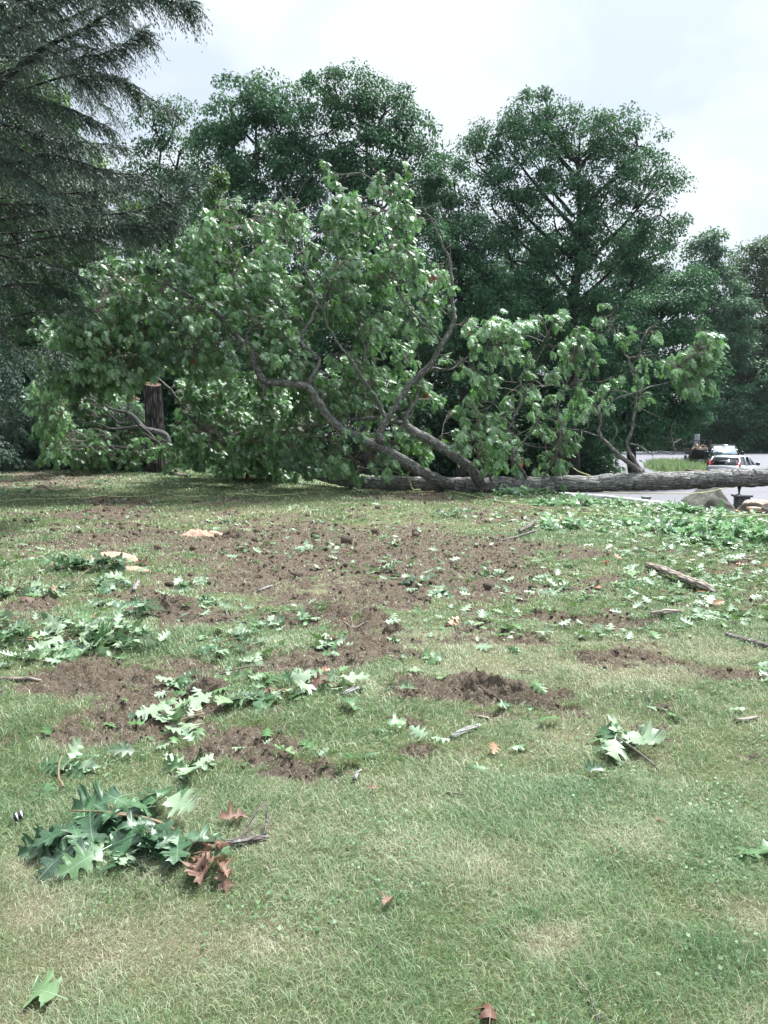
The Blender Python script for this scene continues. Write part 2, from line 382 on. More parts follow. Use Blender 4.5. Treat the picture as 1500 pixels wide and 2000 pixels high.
# road and verge
def sheet(name, poly, z, mat, kind='structure'):
    V = np.array([(x, y, z) for x, y in poly]); me = bpy.data.meshes.new(name); me.from_pydata(V.tolist(), [], [list(range(len(V)))]); me.materials.append(mat); me.update()
    return tag(link(name, me), kind=kind)
m = Mat('asphalt'); p = m.pos(); a1 = m.noise(1.2, 5, .6, p); a2 = m.noise(140, 3, .6, p)
vc = m.n('ShaderNodeTexVoronoi', feature='DISTANCE_TO_EDGE'); vc.inputs['Scale'].default_value = .16; 
dn = m.n('ShaderNodeTexNoise'); dn.inputs['Scale'].default_value = .5; m.l(p, dn.inputs['Vector']); va = m.n('ShaderNodeVectorMath', operation='ADD'); m.l(p, va.inputs[0]); m.l(dn.outputs['Color'], va.inputs[1]); m.l(va.outputs[0], vc.inputs['Vector'])
c = m.mix(m.ramp(a1, [(.3, 0.), (.7, 1.)]), (.10, .10, .122), (.13, .13, .15)); c = m.mix(m.math('MULTIPLY', a2, .3), c, (.10, .10, .11))
c = m.mix(m.ramp(vc.outputs['Distance'], [(0, .75), (.012, 0.)]), c, (.05, .05, .055)); m.color(c); m.set(Roughness=.75); m.bump(a2, .3, .01)
ROAD = [(-3, 39.5), (-1, 37.6), (2, 36), (6, 33.6), (9.3, 30.6), (11.2, 26.4), (13, 23), (18, 19), (40, 14), (90, 30), (120, 100), (60, 103), (30, 98), (22, 92), (19, 80), (17.5, 62), (16, 52), (12.5, 42), (-3, 43.5)]
sheet('road', ROAD, ZR + .012, m.m)
m = Mat('verge_turf'); p = m.pos(); q = m.noise(14, 5, .7, p); m.color(m.ramp(q, [(.3, (.04, .07, .02)), (.55, (.09, .14, .04)), (.75, (.16, .20, .07))])); m.set(Roughness=.95); m.bump(q, .8, .05)
VERGE = [(18.3, 50), (21.4, 47.5), (23.0, 49.0), (24.6, 55), (26.3, 60), (25.6, 63), (22.6, 62), (20, 57)]
sheet('verge', VERGE, ZR + .03, m.m)
mb = MB(); kl = [(2, 35.7), (6, 33.3), (9.15, 30.3), (11.05, 26.2), (12.8, 22.8), (18, 18.8)]
M['kerb'] = plain('kerb_stone', (.62, .62, .62), .8)
for a, b in zip(kl[:-1], kl[1:]):
    a = np.array(a); b = np.array(b); dd = b - a; ln = np.linalg.norm(dd); cc = (a + b) / 2
    box(mb, (cc[0], cc[1], ZR + .05), (ln, .22, .16), math.atan2(dd[1], dd[0]))
tag(mb.build('kerb', M['kerb']), kind='structure')

# ------------------------------------------------------------ oak leaf templates
def oak_template(res, fold=.18, curl=.25, wave=.0, droop=0, tw=0, bd=0, torn=0):
    """a red oak leaf, length 1 along +y, petiole behind the base; returns verts, tris, flat coords"""
    if res == 0:
        half = [(.05, .02), (.27, .16), (.08, .25), (.40, .48), (.08, .50), (.31, .78), (.055, .75), (.13, .93)]; mid = [0, .25, .5, .75, 1.0]
    else:
        half = [(.03, .00), (.10, .02), (.16, .06), (.19, .10), (.27, .12), (.205, .155), (.20, .20), (.135, .245), (.12, .28), (.15, .315),
                (.21, .33), (.29, .35), (.40, .43), (.31, .435), (.34, .50), (.25, .49), (.18, .50), (.125, .54), (.13, .58), (.19, .62), (.26, .65), (.33, .75), (.25, .72),
                (.235, .79), (.17, .745), (.11, .76), (.095, .80), (.12, .84), (.17, .92), (.10, .885), (.06, .93)]
        mid = list(np.linspace(0, 1, 9))
    V = [(0, y) for y in mid]; nm = len(mid); T = []
    poly = half + [(0, 1.0)]
    def strip(sgn):
        base = len(V); P_ = [(sgn * x, y) for x, y in half]; V.extend(P_)
        idx = [base + i for i in range(len(half))]
        # pair the outline with the nearest midrib vertex
        near = [min(range(nm), key=lambda j: abs(mid[j] - min(max(y - (.10 if x > .15 else 0), 0), 1))) for x, y in half]
        near = list(np.maximum.accumulate(near))
        prev = 0
        for i, j in zip(range(len(half)), near):
            while prev < j:
                if i > 0: T.append((prev, idx[i - 1], prev + 1) if sgn > 0 else (prev, prev + 1, idx[i - 1]))
                prev += 1
            if i > 0: T.append((j, idx[i - 1], idx[i]) if sgn > 0 else (j, idx[i], idx[i - 1]))
        while prev < nm - 1:
            T.append((prev, idx[-1], prev + 1) if sgn > 0 else (prev, prev + 1, idx[-1])); prev += 1
    strip(1); strip(-1)
    V = np.array(V); x, y = V[:, 0], V[:, 1]
    z = fold * np.abs(x) - curl * (y - .1) ** 2 * .7 + wave * np.sin(y * 9 + x * 7) * np.abs(x) * 2 - droop * np.abs(x) ** 2 * 1.5
    z = z + tw * x * y; x = x + bd * y * y
    # petiole
    b = len(V); V3 = np.stack([x, y, z], 1)
    V3 = np.vstack([V3, [[-.012, 0, 0], [.012, 0, 0], [.008, -.25, -.02], [-.008, -.25, -.02]]]); T += [(b, b + 3, b + 2), (b, b + 2, b + 1)]
    if torn:
        T = [t_ for t_ in T[:-2] if not (torn * sum(V[i_][0] for i_ in t_) > .42 and .25 < sum(V[i_][1] for i_ in t_) / 3 < .62)] + T[-2:]
    T = np.array(T)
    # make every face look up
    n = np.cross(V3[T[:, 1]] - V3[T[:, 0]], V3[T[:, 2]] - V3[T[:, 0]])[:, 2] < 0
    T[n] = T[n][:, ::-1]
    return V3, T
LO = [oak_template(0, .2, .25), oak_template(0, -.25, .6, .05), oak_template(0, .35, -.1, .1), oak_template(0, -.5, .3)]
HI = [oak_template(1, .16, .22, .05, 0, .3, .08), oak_template(1, -.22, .55, .10, 0, -.5, -.10), oak_template(1, .45, .1, .16, 0, .8, .12), oak_template(1, -.1, .8, .08, .8, -.9, 0),
      oak_template(1, .7, -.25, .10, 0, .5, -.15), oak_template(1, .1, .3, .2, 0, -1.1, .16, 1), oak_template(1, -.5, .2, .12, 0, 1.2, -.05, -1), oak_template(1, .25, 1.1, .1, .4, .3, .05)]
DEAD = [oak_template(1, .45, 1.3, .12), oak_template(1, -.5, .8, .16, .8), oak_template(1, .6, .3, .2, -.6)]
def nrm(a): return a / (np.linalg.norm(a, axis=-1, keepdims=True) + 1e-9)
def frames(yd, up):
    """rotation matrices with y along yd and z near up"""
    yd = nrm(yd); x = nrm(np.cross(yd, up)); z = np.cross(x, yd); return np.stack([x, yd, z], -1)
def instance(tpls, pos, Rm, sc, tint):
    Vs = []; Fs = []; Ts = []; Ls = []; o = 0; which = rng.integers(0, len(tpls), len(pos))
    for k, (V, T) in enumerate(tpls):
        s = which == k; n = int(s.sum())
        if not n: continue
        W = np.einsum('nij,vj->nvi', Rm[s], V) * sc[s][:, None, None] + pos[s][:, None]
        Vs.append(W.reshape(-1, 3)); Fs.append((T[None] + (np.arange(n) * len(V))[:, None, None]).reshape(-1, 3) + o); o += n * len(V)
        Ts.append(np.repeat(tint[s], len(V))); Ls.append(np.tile(V, (n, 1)))
    return np.concatenate(Vs), np.concatenate(Fs), np.concatenate(Ts), np.concatenate(Ls)

# ------------------------------------------------------------ background trees
def quads(pos, dirv, nv, ln, wd, tint, fold=.0):
    d = nrm(dirv); s = nrm(np.cross(d, nv)); n = len(pos)
    a = pos; b = pos + d * ln[:, None] * .45 + s * wd[:, None] * .5; c = pos + d * ln[:, None]; e = pos + d * ln[:, None] * .45 - s * wd[:, None] * .5
    V = np.stack([a, b, c, e], 1).reshape(-1, 3); F = (np.arange(n) * 4)[:, None] + np.arange(4)[None]
    return V, F, np.repeat(tint, 4)
def broad_tree(name, label, lobes, d, basepx, mat='oakfar', dens=1.0, leaf=.17, group='trees standing behind the lawn', cat='tree', zb=ZR, thick=1.0, trunk_r=.22, clumpR=.75, per=110, lean=0):
    """lobes: (px, py, radius px) at depth d; each is a ball of twig clumps"""
    base = np.array([(basepx - CX) / FPX * d, d, zb])
    root = thing(name, base, label, cat, group)
    P3 = []; 
    centres = []
    for (lx, ly, lr) in lobes:
        c = P(lx, ly, d); r = lr * d / FPX; centres.append(c)
        k = max(8, int(60 * dens * (r / 2.3) ** 2 * (.75 / clumpR) ** 2))
        u = nrm(rng.normal(size=(k, 3))); rr = r * rng.uniform(.45, 1.0, k)[:, None] ** .6
        P3.append(c + u * rr * np.array([1, thick, 1]))
    cl = np.concatenate(P3); cl[:, 2] = np.maximum(cl[:, 2], zb + .7)
    top = max(c[2] for c in centres); 
    # trunk and limbs
    mb = MB(); ctr = np.mean(centres, axis=0)
    sp = np.array([base, base + [0, 0, (top - zb) * .25], base * .55 + np.array([ctr[0], d, 0]) * .45 + [0, 0, 0], [ctr[0], d, top - 1.0]]); sp[2][2] = zb + (top - zb) * .6
    tube(mb, sp, [trunk_r * 1.25, trunk_r, trunk_r * .6, .04], 8, 16, wob=.5, seed=rng.integers(99))
    for c in centres:
        h = np.clip(c[2] - .9 * np.linalg.norm((c - ctr)[:2]) - .8, zb + (top - zb) * .16, top - 1.5); t = (h - zb) / (top - zb)
        s = catmull(sp, 40); a = s[np.argmin(np.abs(s[:, 2] - h))]
        md = (a + c) / 2 + [0, 0, -.25]; tube(mb, [a, md, c], [trunk_r * .42, trunk_r * .26, .03], 5, 8, wob=.4, seed=rng.integers(99))
        sub = cl[np.argsort(np.linalg.norm(cl - c, axis=1))[:9]]
        for q in sub:
            st = a * .35 + c * .65 if rng.random() < .5 else c
            tube(mb, [st, (st + q) / 2 + rng.normal(size=3) * .12, q], [.05, .03, .012], 3, 4, cap=False)
    mb.build('trunk', M['darkbark'], root, True)
    # leaves in drooping flattened clumps
    n = len(cl); cnt = rng.poisson(per * 1.15, n); idx = np.repeat(np.arange(n), cnt); k = len(idx)
    cr_ = clumpR * rng.uniform(.6, 1.25, n)
    off = nrm(rng.normal(size=(k, 3))) * (rng.random(k) ** .45)[:, None] * np.array([.92, .92, .55]); rad = np.linalg.norm(off[:, :2], axis=1)
    off[:, 2] -= .35 * rad ** 2
    pos = cl[idx] + off * cr_[idx][:, None]
    dirv = nrm(off * [1, 1, .2] + rng.normal(size=(k, 3)) * .5) + np.array([0, 0, -.75]); outw = nrm((cl[idx] - ctr) * [1, 1, .5]); nv = nrm(rng.normal(size=(k, 3)) * .6 + outw * .7 + [0, 0, .8])
    tint = np.clip(.42 + rng.normal(size=n)[idx] * .16 + rng.normal(size=k) * .14, 0, 1)
    ln = leaf * rng.uniform(.6, 1.35, k); V, F, T = quads(pos, dirv, nv, ln, ln * .52, tint)
    npmesh('crown', V, F, M[mat], root, dict(tint=T))
    return root
def copy_tree(src, dx, dy, sc, rz, label, group):
    r = src.copy(); C.objects.link(r); r.location = Vector(src.location) + Vector((dx, dy, 0)); r.scale = (sc,) * 3; r.rotation_euler = (0, 0, rz); r['label'] = label; r['group'] = group
    for ch in src.children:
        c = ch.copy(); C.objects.link(c); c.parent = r
    return r
def at_px(px, d): return (px - CX) / FPX * d
GB = 'broadleaf trees standing behind the fallen oak'
t_mid = broad_tree('broadleaf_tree', 'tall dark broadleaf tree with a rounded top left of centre behind the fallen crown', [(450,215,58),(515,185,52),(560,225,60),(430,300,62),(500,300,80),(580,320,62),(430,400,62),(500,420,80),(575,450,75),(480,540,90),(560,600,90)], 37, 520, group=GB)
t_mid2 = broad_tree('broadleaf_tree', 'tall dark double-topped broadleaf tree in the centre, directly behind the fallen crown', [(640,175,44),(690,185,52),(750,215,56),(800,250,50),(640,260,60),(720,300,80),(810,330,62),(650,370,75),(740,410,80),(820,450,62),(680,520,90),(780,560,85)], 38, 720, group=GB)
t_low = broad_tree('broadleaf_tree', 'lower dark tree in the dip between the two tall crowns', [(880,350,45),(860,430,55),(920,470,60),(890,560,75),(950,620,85),(860,650,80),(960,720,80)], 40, 900, group=GB, dens=1.2)
t_big = broad_tree('broadleaf_tree', 'broad tall dark tree with sky showing through its crown, right of centre', [(1040,222,46),(1090,250,52),(975,262,50),(930,315,52),(1030,310,80),(1130,300,62),(1190,252,52),(1245,285,50),(1295,340,44),(1200,350,72),(1290,420,46),(960,400,75),(1080,420,95),(1190,450,85),(1280,500,56),(1000,510,90),(1120,540,95),(1230,580,80),(1020,630,95),(1150,660,95)], 42, 1120, group=GB, trunk_r=.32, dens=.82, per=105)
t_right = broad_tree('broadleaf_tree', 'bushy tree with low branches sweeping out over the verge beside the trailer', [(1290,620,60),(1340,570,50),(1240,700,85),(1330,690,70),(1290,780,85),(1345,780,44),(1200,800,90),(1360,720,42)], 38, 1240, group=GB, leaf=.16, per=150, dens=1.3)
t_lr = broad_tree('broadleaf_tree', 'pale green loose tree rising between the left hemlock and the tall dark crown', [(345,225,38),(300,245,40),(350,300,50),(290,330,50),(370,380,60),(300,430,60),(360,500,70),(260,520,60),(330,600,90)], 40, 330, group=GB, per=80, dens=.9, mat='oakfar')
t_lime = broad_tree('slender_tree', 'slim column of lighter green leaves just right of the hemlock boughs', [(425,345,16),(422,380,20),(428,420,25),(420,465,28),(430,510,32),(424,560,36)], 31, 425, mat='limefar', group=None, cat='tree', trunk_r=.07, clumpR=.35, per=60, leaf=.14, zb=-.4)
t_lb = broad_tree('broadleaf_tree', 'light green broadleaf tree glimpsed through the hemlock boughs', [(210,380,60),(150,330,60),(80,300,70),(60,180,70),(150,450,70),(60,440,80),(200,480,60),(40,560,80),(130,560,80),(90,650,80),(190,640,70),(240,560,60),(230,650,60)], 36, 120, mat='limefar', group=GB, per=90, zb=-.6)
t_ll = broad_tree('broadleaf_tree', 'dark broadleaf tree low on the far left behind the hemlock', [(-60,500,90),(0,620,90),(60,720,90),(-30,760,100),(150,760,90),(100,830,80),(240,720,80),(20,860,70),(0,60,80),(-60,-20,80),(50,-50,60),(0,200,90),(-40,330,90),(90,240,60),(60,420,80),(130,520,80),(200,820,70)], 38, 40, group=GB, zb=-.6, dens=1.3, trunk_r=.3)
# undergrowth fills the foot of the wood
def thicket(name, label, boxes, mat='oakfar', leaf=.2):
    Vs = []
    k = 0
    for (x0, x1, y0, y1, z0, z1, n) in boxes:
        cl = np.stack([rng.uniform(x0, x1, n), rng.uniform(y0, y1, n), z0 + (z1 - z0) * rng.random(n) ** .9], 1)
        cl[:, 2] -= (fbm(cl[:, 0] * .2, cl[:, 1] * .2, 2) - .3) * (cl[:, 2] - z0) * .6
        per = 70; idx = np.repeat(np.arange(n), per); off = rng.normal(size=(len(idx), 3)) * [.6, .6, .35]
        Vs.append(np.column_stack([cl[idx] + off, off, np.clip(.35 + rng.normal(size=n)[idx] * .15 + rng.normal(size=len(idx)) * .12, 0, 1)]))
    A = np.concatenate(Vs); pos = A[:, :3]; n = len(pos)
    ln = leaf * rng.uniform(.7, 1.4, n); V, F, T = quads(pos, A[:, 3:6] * [1, 1, .3] + rng.normal(size=(n, 3)) * .4 + [0, 0, -.4], nrm(rng.normal(size=(n, 3)) * .7 + [0, 0, 1.]), ln, ln * .55, A[:, 6])
    return tag(npmesh(name, V, F, M[mat], None, dict(tint=T)), label, 'undergrowth', kind='stuff')
thicket('undergrowth', 'dark mass of undergrowth filling the foot of the wood behind the fallen oak', [(-26, 15.5, 46, 52, ZR, 11.5, 2600), (-24, -4, 36.5, 38, -.9, 5.0, 900), (-45, -22, 30, 50, -.8, 9, 500), (2, 13.5, 44, 47, ZR, 3.5, 450)], leaf=.26)
# the far wood beyond the road
GF = 'trees of the far wood beyond the road'
f1 = broad_tree('broadleaf_tree', 'rounded tree of the far wood, right beside the bushy tree by the trailer', [(1370,500,34),(1400,480,30),(1360,560,45),(1400,560,45),(1380,640,55),(1420,650,50),(1385,730,60),(1420,760,60),(1390,820,50)], 96, 1390, group=GF, leaf=.42, clumpR=1.5, per=90, dens=1.3, trunk_r=.35)
f2 = broad_tree('broadleaf_tree', 'tall light-topped tree of the far wood at the right edge of the photo', [(1470,500,34),(1500,490,34),(1450,560,42),(1500,560,45),(1540,520,40),(1470,640,50),(1520,640,50),(1480,720,55),(1530,730,55)], 100, 1490, group=GF, leaf=.42, clumpR=1.5, per=90, dens=1.3, trunk_r=.35, mat='farlight')
f3 = broad_tree('broadleaf_tree', 'lower dark tree at the far roadside under the tall light-topped tree', [(1440,610,34),(1430,680,40),(1460,740,45),(1420,790,45),(1470,820,45),(1440,860,30),(1500,800,45),(1500,860,30),(1530,760,50)], 92, 1460, group=GF, leaf=.38, clumpR=1.3, per=100, dens=1.5, trunk_r=.3)
copy_tree(f1, 22, 8, 1.05, .4, 'tree of the far wood just outside the right edge', GF)
copy_tree(f2, 20, -2, .95, 2.0, 'second tree of the far wood outside the right edge', GF)
copy_tree(f1, -11, 9, 1.1, 3.0, 'tree of the far wood showing behind the bushy tree by the trailer', GF)
copy_tree(t_big, -28, 16, 1.0, 2.2, 'broad tree deeper in the wood behind the left hemlock', GB)
copy_tree(t_mid, 7, 15, .8, 1.2, 'tree deeper in the wood seen through the centre gap', GB)
copy_tree(t_mid2, 9.5, 14, .75, 2.6, 'tree deeper in the wood behind the broad tall dark tree', GB)
thicket('roadside_brush', 'dark brush along the far side of the road under the far wood', [(24, 110, 99, 103, ZR, 6.0, 900), (18, 28, 88, 96, ZR, 4, 160)], leaf=.5)

# hemlocks
def spray(boughs, sl_=.62, sp=.10, dens=1.0, wood=None, wid=.022, tl=.13, droop=.5):
    """feathery twigs along bough polylines: one thin blade of needles per twiglet"""
    P0 = []; D0 = []; L0 = []; T0 = []
    for pts, r0 in boughs:
        pts = np.asarray(pts); ln = np.linalg.norm(np.diff(pts, axis=0), axis=1).sum(); n = max(4, int(ln / .2)); q = catmull(pts, n)
        if wood is not None: tube(wood, pts, np.linspace(r0, .006, len(pts)), 5, n, cap=False, seed=rng.integers(99))
        m_ = int(ln / sp * 2 * dens); t = rng.uniform(.05, 1, m_) ** .85; ix = t * (n - 1.001); i0 = ix.astype(int); f = (ix - i0)[:, None]
        o = q[i0] * (1 - f) + q[i0 + 1] * f; tg = nrm(q[i0 + 1] - q[i0]); side = nrm(np.cross(tg, [0, 0, 1.])) * rng.choice([-1, 1], m_)[:, None]
        sl = sl_ * (1.15 - .6 * t) * rng.uniform(.5, 1.3, m_)
        dv_ = nrm(tg * .75 + side * rng.uniform(.15, 1.0, m_)[:, None] + np.array([0, 0, 1.]) * rng.normal(-.25, .3, m_)[:, None] + rng.normal(size=(m_, 3)) * .15)
        # side twig: droops along its length
        K = 13; s = np.linspace(.12, 1, K)[None, :, None]
        pp = o[:, None] + dv_[:, None] * sl[:, None, None] * s + np.array([0, 0, -droop]) * (sl[:, None, None] * s ** 2)
        if wood is not None:
            nn = m_; a = o; b = pp[:, K // 2]; c = pp[:, -1]; w_ = np.array([0, 0, .004])
            V = np.stack([a - w_, a + w_, b + w_, b - w_, c], 1).reshape(-1, 3); F = (np.arange(nn) * 5)[:, None]
            wood.add(V, [F + np.array([[0, 1, 2, 3]]), F + np.array([[3, 2, 4]])])
        dd = nrm(dv_[:, None] + np.array([0, 0, -2 * droop]) * s + 0 * pp)
        sd_ = nrm(np.cross(dd, [0, 0, 1.]))
        sgn = np.where(np.arange(K) % 2 == 0, 1, -1)[None, :, None]
        td = nrm(dd * .9 + sd_ * sgn * .75 + rng.normal(size=pp.shape) * .22 + np.array([0, 0, -.35]))
        P0.append(pp.reshape(-1, 3)); D0.append(td.reshape(-1, 3)); L0.append((tl * (1.15 - .5 * s[..., 0]) * rng.uniform(.6, 1.4, (m_, K))).ravel())
        T0.append((np.clip(.4 + rng.normal(size=m_) * .14, 0, 1)[:, None] + .18 * s[..., 0] + 0 * pp[..., 0]).ravel())
    p = np.concatenate(P0); d = np.concatenate(D0); l = np.concatenate(L0); t = np.concatenate(T0)
    return quads(p, d, nrm(rng.normal(size=p.shape) * .6 + [0, 0, 1.]), l, np.full(len(l), wid) * rng.uniform(.7, 1.5, len(l)), np.clip(t, 0, 1))
hx, hy = -9.6, 14.0
hem = thing('hemlock_tree', (hx, hy, 0), 'large hemlock on the left with long dark drooping boughs', 'tree')
mb = MB(); tube(mb, [(hx, hy, -.2), (hx + .1, hy, 5), (hx, hy, 11), (hx, hy, 17)], [.36, .3, .2, .04], 12, 30)
mb.build('trunk', M['darkbark'], hem, True)
bo = []
expl = [([(-60,215),(70,103),(165,55),(250,-5),(330,-75)], 11.5, .05), ([(140,-60),(210,-50),(280,-35),(330,-10),(372,8)], 11.0, .03), ([(-40,40),(60,8),(140,-20)], 11.0, .035),
        ([(-60,330),(0,322),(50,316),(85,302),(150,315),(220,338),(292,340)], 12.5, .035), ([(60,420),(150,417),(230,418),(285,408),(330,390),(395,350)], 13.5, .03),
        ([(60,500),(160,470),(260,445),(350,420)], 14.5, .02), ([(100,380),(200,372),(300,350),(370,330)], 14.5, .02), ([(60,470),(150,455),(230,440),(300,445)], 13.5, .02), ([(150,330),(230,345),(310,370),(360,400)], 14, .02), ([(0,560),(90,560),(150,575)], 13, .02),
        ([(-40,160),(60,190),(140,215),(215,250)], 12.0, .03), ([(-60,500),(30,505),(110,520),(170,545)], 13, .03), ([(-60,640),(40,615),(110,600),(170,600)], 13.5, .03),
        ([(-50,410),(40,400),(130,398),(200,402)], 12.6, .03), ([(-40,250),(70,262),(140,275),(240,285)], 12.6, .03), ([(20,60),(120,40),(200,5),(260,-30)], 12.4, .025),
        ([(120,100),(170,110),(225,95),(280,60)], 12, .02), ([(-60,720),(20,690),(80,680),(120,690)], 14.5, .025), ([(200,445),(270,452),(340,432)], 14.5, .02), ([(90,160),(160,150),(230,150),(262,170)], 12.4, .02)]
for pl, d, r in expl:
    hw = P(pl[0][0], pl[0][1], d); tr = np.array([hx, hy, hw[2] - .4])
    bo.append(([tr] + [P(a, b, d) for a, b in pl], r * 1.3))
for i in range(190):
    z = rng.uniform(1.5, 16); az = rng.uniform(-2.1, 1.6); ln = (6.3 - .25 * max(0, z - 7)) * rng.uniform(.6, .98) * (1.0 if z > 2 else .8)
    if z < 6.0: ln = min(ln, 4.6 + rng.random())
    e = np.array([math.cos(az), math.sin(az), 0]); s = np.array([hx, hy, z])
    if hy + e[1] * ln < 7: ln = (hy - 7) / abs(e[1])
    tip = s + e * ln; tx, ty = proj(tip[0], tip[1], tip[2] - .8)
    if (tx > 70 and ty > 500) or z < 1.8: continue
    bo.append(([s, s + e * ln * .35 + [0, 0, .25], s + e * ln * .7 + [0, 0, .1], s + e * ln + [0, 0, -.55 - .3 * rng.random()]], .045))
wd = MB(); V, F, T = spray(bo, wood=wd, sp=.050, tl=.085, wid=.015, sl_=.58)
wd.build('bough', M['darkbark'], hem, True)
npmesh('foliage', V, F, M['hem'], hem, dict(tint=T))
def young_hemlock(px, py, d, h, rad, label, n=46):
    b = np.array([at_px(px, d), d, H(at_px(px, d), d)]); o = thing('young_hemlock', b, label, 'tree', 'young hemlocks at the foot of the large one')
    mb = MB(); tube(mb, [b - [0, 0, .1], b + [0, 0, h]], [.07, .012], 6, 8); mb.build('trunk', M['darkbark'], o, True)
    bo = []
    for i in range(n):
        z = h * (i + .5) / n; az = i * 2.4; ln = rad * (1 - z / h) ** .8 * rng.uniform(.75, 1.15) + .15; e = np.array([math.cos(az), math.sin(az), 0]); s = b + [0, 0, z]
        bo.append(([s, s + e * ln * .5 + [0, 0, .06], s + e * ln + [0, 0, -.12]], .015))
    wd = MB(); V, F, T = spray(bo, wood=wd, sp=.07, tl=.13, sl_=.5, wid=.03); wd.build('bough', M['darkbark'], o, True); npmesh('foliage', V, F, M['hem'], o, dict(tint=T))
young_hemlock(25, 885, 29, 4.2, 1.9, 'young hemlock at the left edge of the lawn')
young_hemlock(-60, 880, 27, 3.4, 1.8, 'shorter young hemlock cut by the left edge of the photo')
young_hemlock(110, 880, 31, 3.6, 1.6, 'young hemlock half hidden behind the broken branches left of the stump')

# ------------------------------------------------------------ the fallen oak
oak_base = P(1100, 962, 18.9); oak_base[2] = H(oak_base[0], oak_base[1])
oak = thing('fallen_oak_tree', oak_base, 'large fallen oak, grey trunk lying to the right, leafy crown to the left', 'fallen tree')
SK = []        # skeleton points for the twigs to start from
def limb(pts, rads, k=12, name='limb', mat='limb', ridge=.010, step=.06, parent=None, wob=.05):
    rads = [r_ * .9 for r_ in rads]; q = [P(*p) for p in pts]; mb = MB(); k = max(8, int(k * 1.5)); p = tube(mb, q, rads, k, step=step, ridge=min(ridge, max(rads) * .16), wob=wob, seed=rng.integers(50)); mb.build(name, M[mat], parent or oak, True)
    SK.append(p[len(p) // 4:] if name == 'limb' else p); return p
trk = [(2050,905,19.5),(1760,922,19.0),(1500,931,18.6),(1400,935,18.6),(1250,941,18.7),(1100,946,18.9),(1000,947,19.1),(900,947,19.4),(800,944,19.8),(700,941,20.2),(640,931,21),(590,917,22),(550,902,23),(520,882,23.8),(490,850,24.5),(462,820,25),(430,792,25.5)]
mb = MB(); tube(mb, [P(*p) for p in trk], [.27,.245,.232,.228,.226,.212,.205,.196,.19,.175,.16,.145,.125,.11,.09,.075,.04], 72, step=.04, ridge=.02, wob=.05, seed=3)
mb.build('trunk', M['bark'], oak, True); TRK = mb.V[0][::14]
limb([(885,948,19.4),(850,935,19.1),(810,913,18.9),(740,873,18.6),(690,850,18.4),(650,825,18.2),(625,790,18),(600,757,17.9),(560,749,17.9),(520,745,18),(500,715,18.2),(482,680,18.3),(455,645,18.4),(420,610,18.6),(385,585,18.8),(340,562,19),(290,545,19.3),(250,535,19.5),(200,560,19.8)],
     [.175,.165,.155,.145,.135,.12,.11,.10,.095,.09,.085,.08,.07,.06,.052,.042,.03,.02,.01], 18)
limb([(603,758,17.9),(608,740,17.9),(622,707,17.9),(612,690,17.8),(593,675,17.8),(590,654,17.8),(609,623,17.8),(619,592,17.8),(612,565,17.8),(600,540,17.8),(592,500,17.8),(585,460,17.9),(570,420,18)], [.07,.062,.055,.05,.048,.045,.04,.035,.03,.024,.018,.012,.006], 9)
limb([(745,862,18.4),(741,845,18.4),(755,818,18.4),(775,790,18.4),(800,753,18.4),(837,716,18.4),(860,676,18.3),(885,634,18.3),(885,592,18.3),(881,523,18.3),(865,478,18.3),(845,432,18.3),(827,408,18.3),(820,370,18.3),(808,335,18.3)], [.10,.095,.09,.085,.08,.085,.075,.06,.052,.04,.03,.022,.017,.011,.005], 12)
limb([(755,818,18.4),(735,780,18.3),(724,764,18.3),(705,735,18.2),(690,708,18.2),(668,678,18.2),(650,655,18.2),(635,620,18.2),(640,560,18.2),(660,500,18.3)], [.06,.052,.05,.048,.045,.038,.03,.024,.016,.008], 9)
limb([(940,944,19.1),(928,927,18.9),(899,897,18.8),(854,869,18.7),(814,845,18.6),(792,826,18.6),(800,800,18.6),(814,776,18.6),(820,742,18.6),(845,720,18.6),(877,722,18.5),(905,705,18.5),(950,679,18.5)], [.165,.155,.15,.145,.13,.085,.055,.05,.042,.036,.026,.018,.008], 16)
limb([(795,830,18.8),(752,819,18.9),(700,819,19.1),(650,822,19.3),(610,835,19.5),(560,845,19.8)], [.08,.062,.055,.05,.04,.03], 9, mat='limb')
limb([(855,672,18.3),(835,640,18.3),(800,605,18.3),(780,570,18.4),(765,500,18.4),(745,430,18.4),(750,370,18.4),(770,330,18.4)], [.035,.03,.026,.022,.018,.014,.009,.005], 7)
limb([(710,712,18.3),(712,680,18.3),(706,650,18.3),(709,632,18.3)], [.03,.026,.02,.014], 7)
limb([(482,680,18.3),(480,655,18.3),(488,640,18.3),(482,600,18.2),(470,560,18.2),(455,500,18.2),(440,440,18.3),(425,400,18.4)], [.035,.03,.028,.022,.017,.013,.009,.005], 7)
limb([(600,520,17.8),(570,480,17.8),(540,440,17.8),(510,420,17.9)], [.018,.014,.01,.005], 6)
limb([(515,750,18),(514,768,18),(512,784,18)], [.05,.035,.012], 8)
limb([(1252,922,18.7),(1241,914,18.7),(1215,893,18.6),(1188,869,18.6),(1172,853,18.6),(1171,834,18.6),(1175,815,18.6),(1162,788,18.6),(1166,765,18.6),(1164,742,18.6)], [.085,.078,.06,.052,.046,.036,.03,.022,.016,.006], 10)
limb([(1175,815,18.6),(1192,792,18.5),(1204,777,18.5),(1242,767,18.4),(1280,754,18.4),(1314,742,18.4),(1350,700,18.4),(1375,670,18.4)], [.034,.028,.026,.022,.018,.014,.009,.004], 7)
limb([(1256,922,18.8),(1249,917,18.8),(1238,895,18.8),(1226,868,18.8),(1234,834,18.8),(1243,788,18.8),(1245,758,18.8),(1234,720,18.8),(1223,693,18.8),(1207,659,18.8),(1190,620,18.8)], [.075,.068,.056,.048,.042,.035,.03,.024,.018,.012,.005], 10)
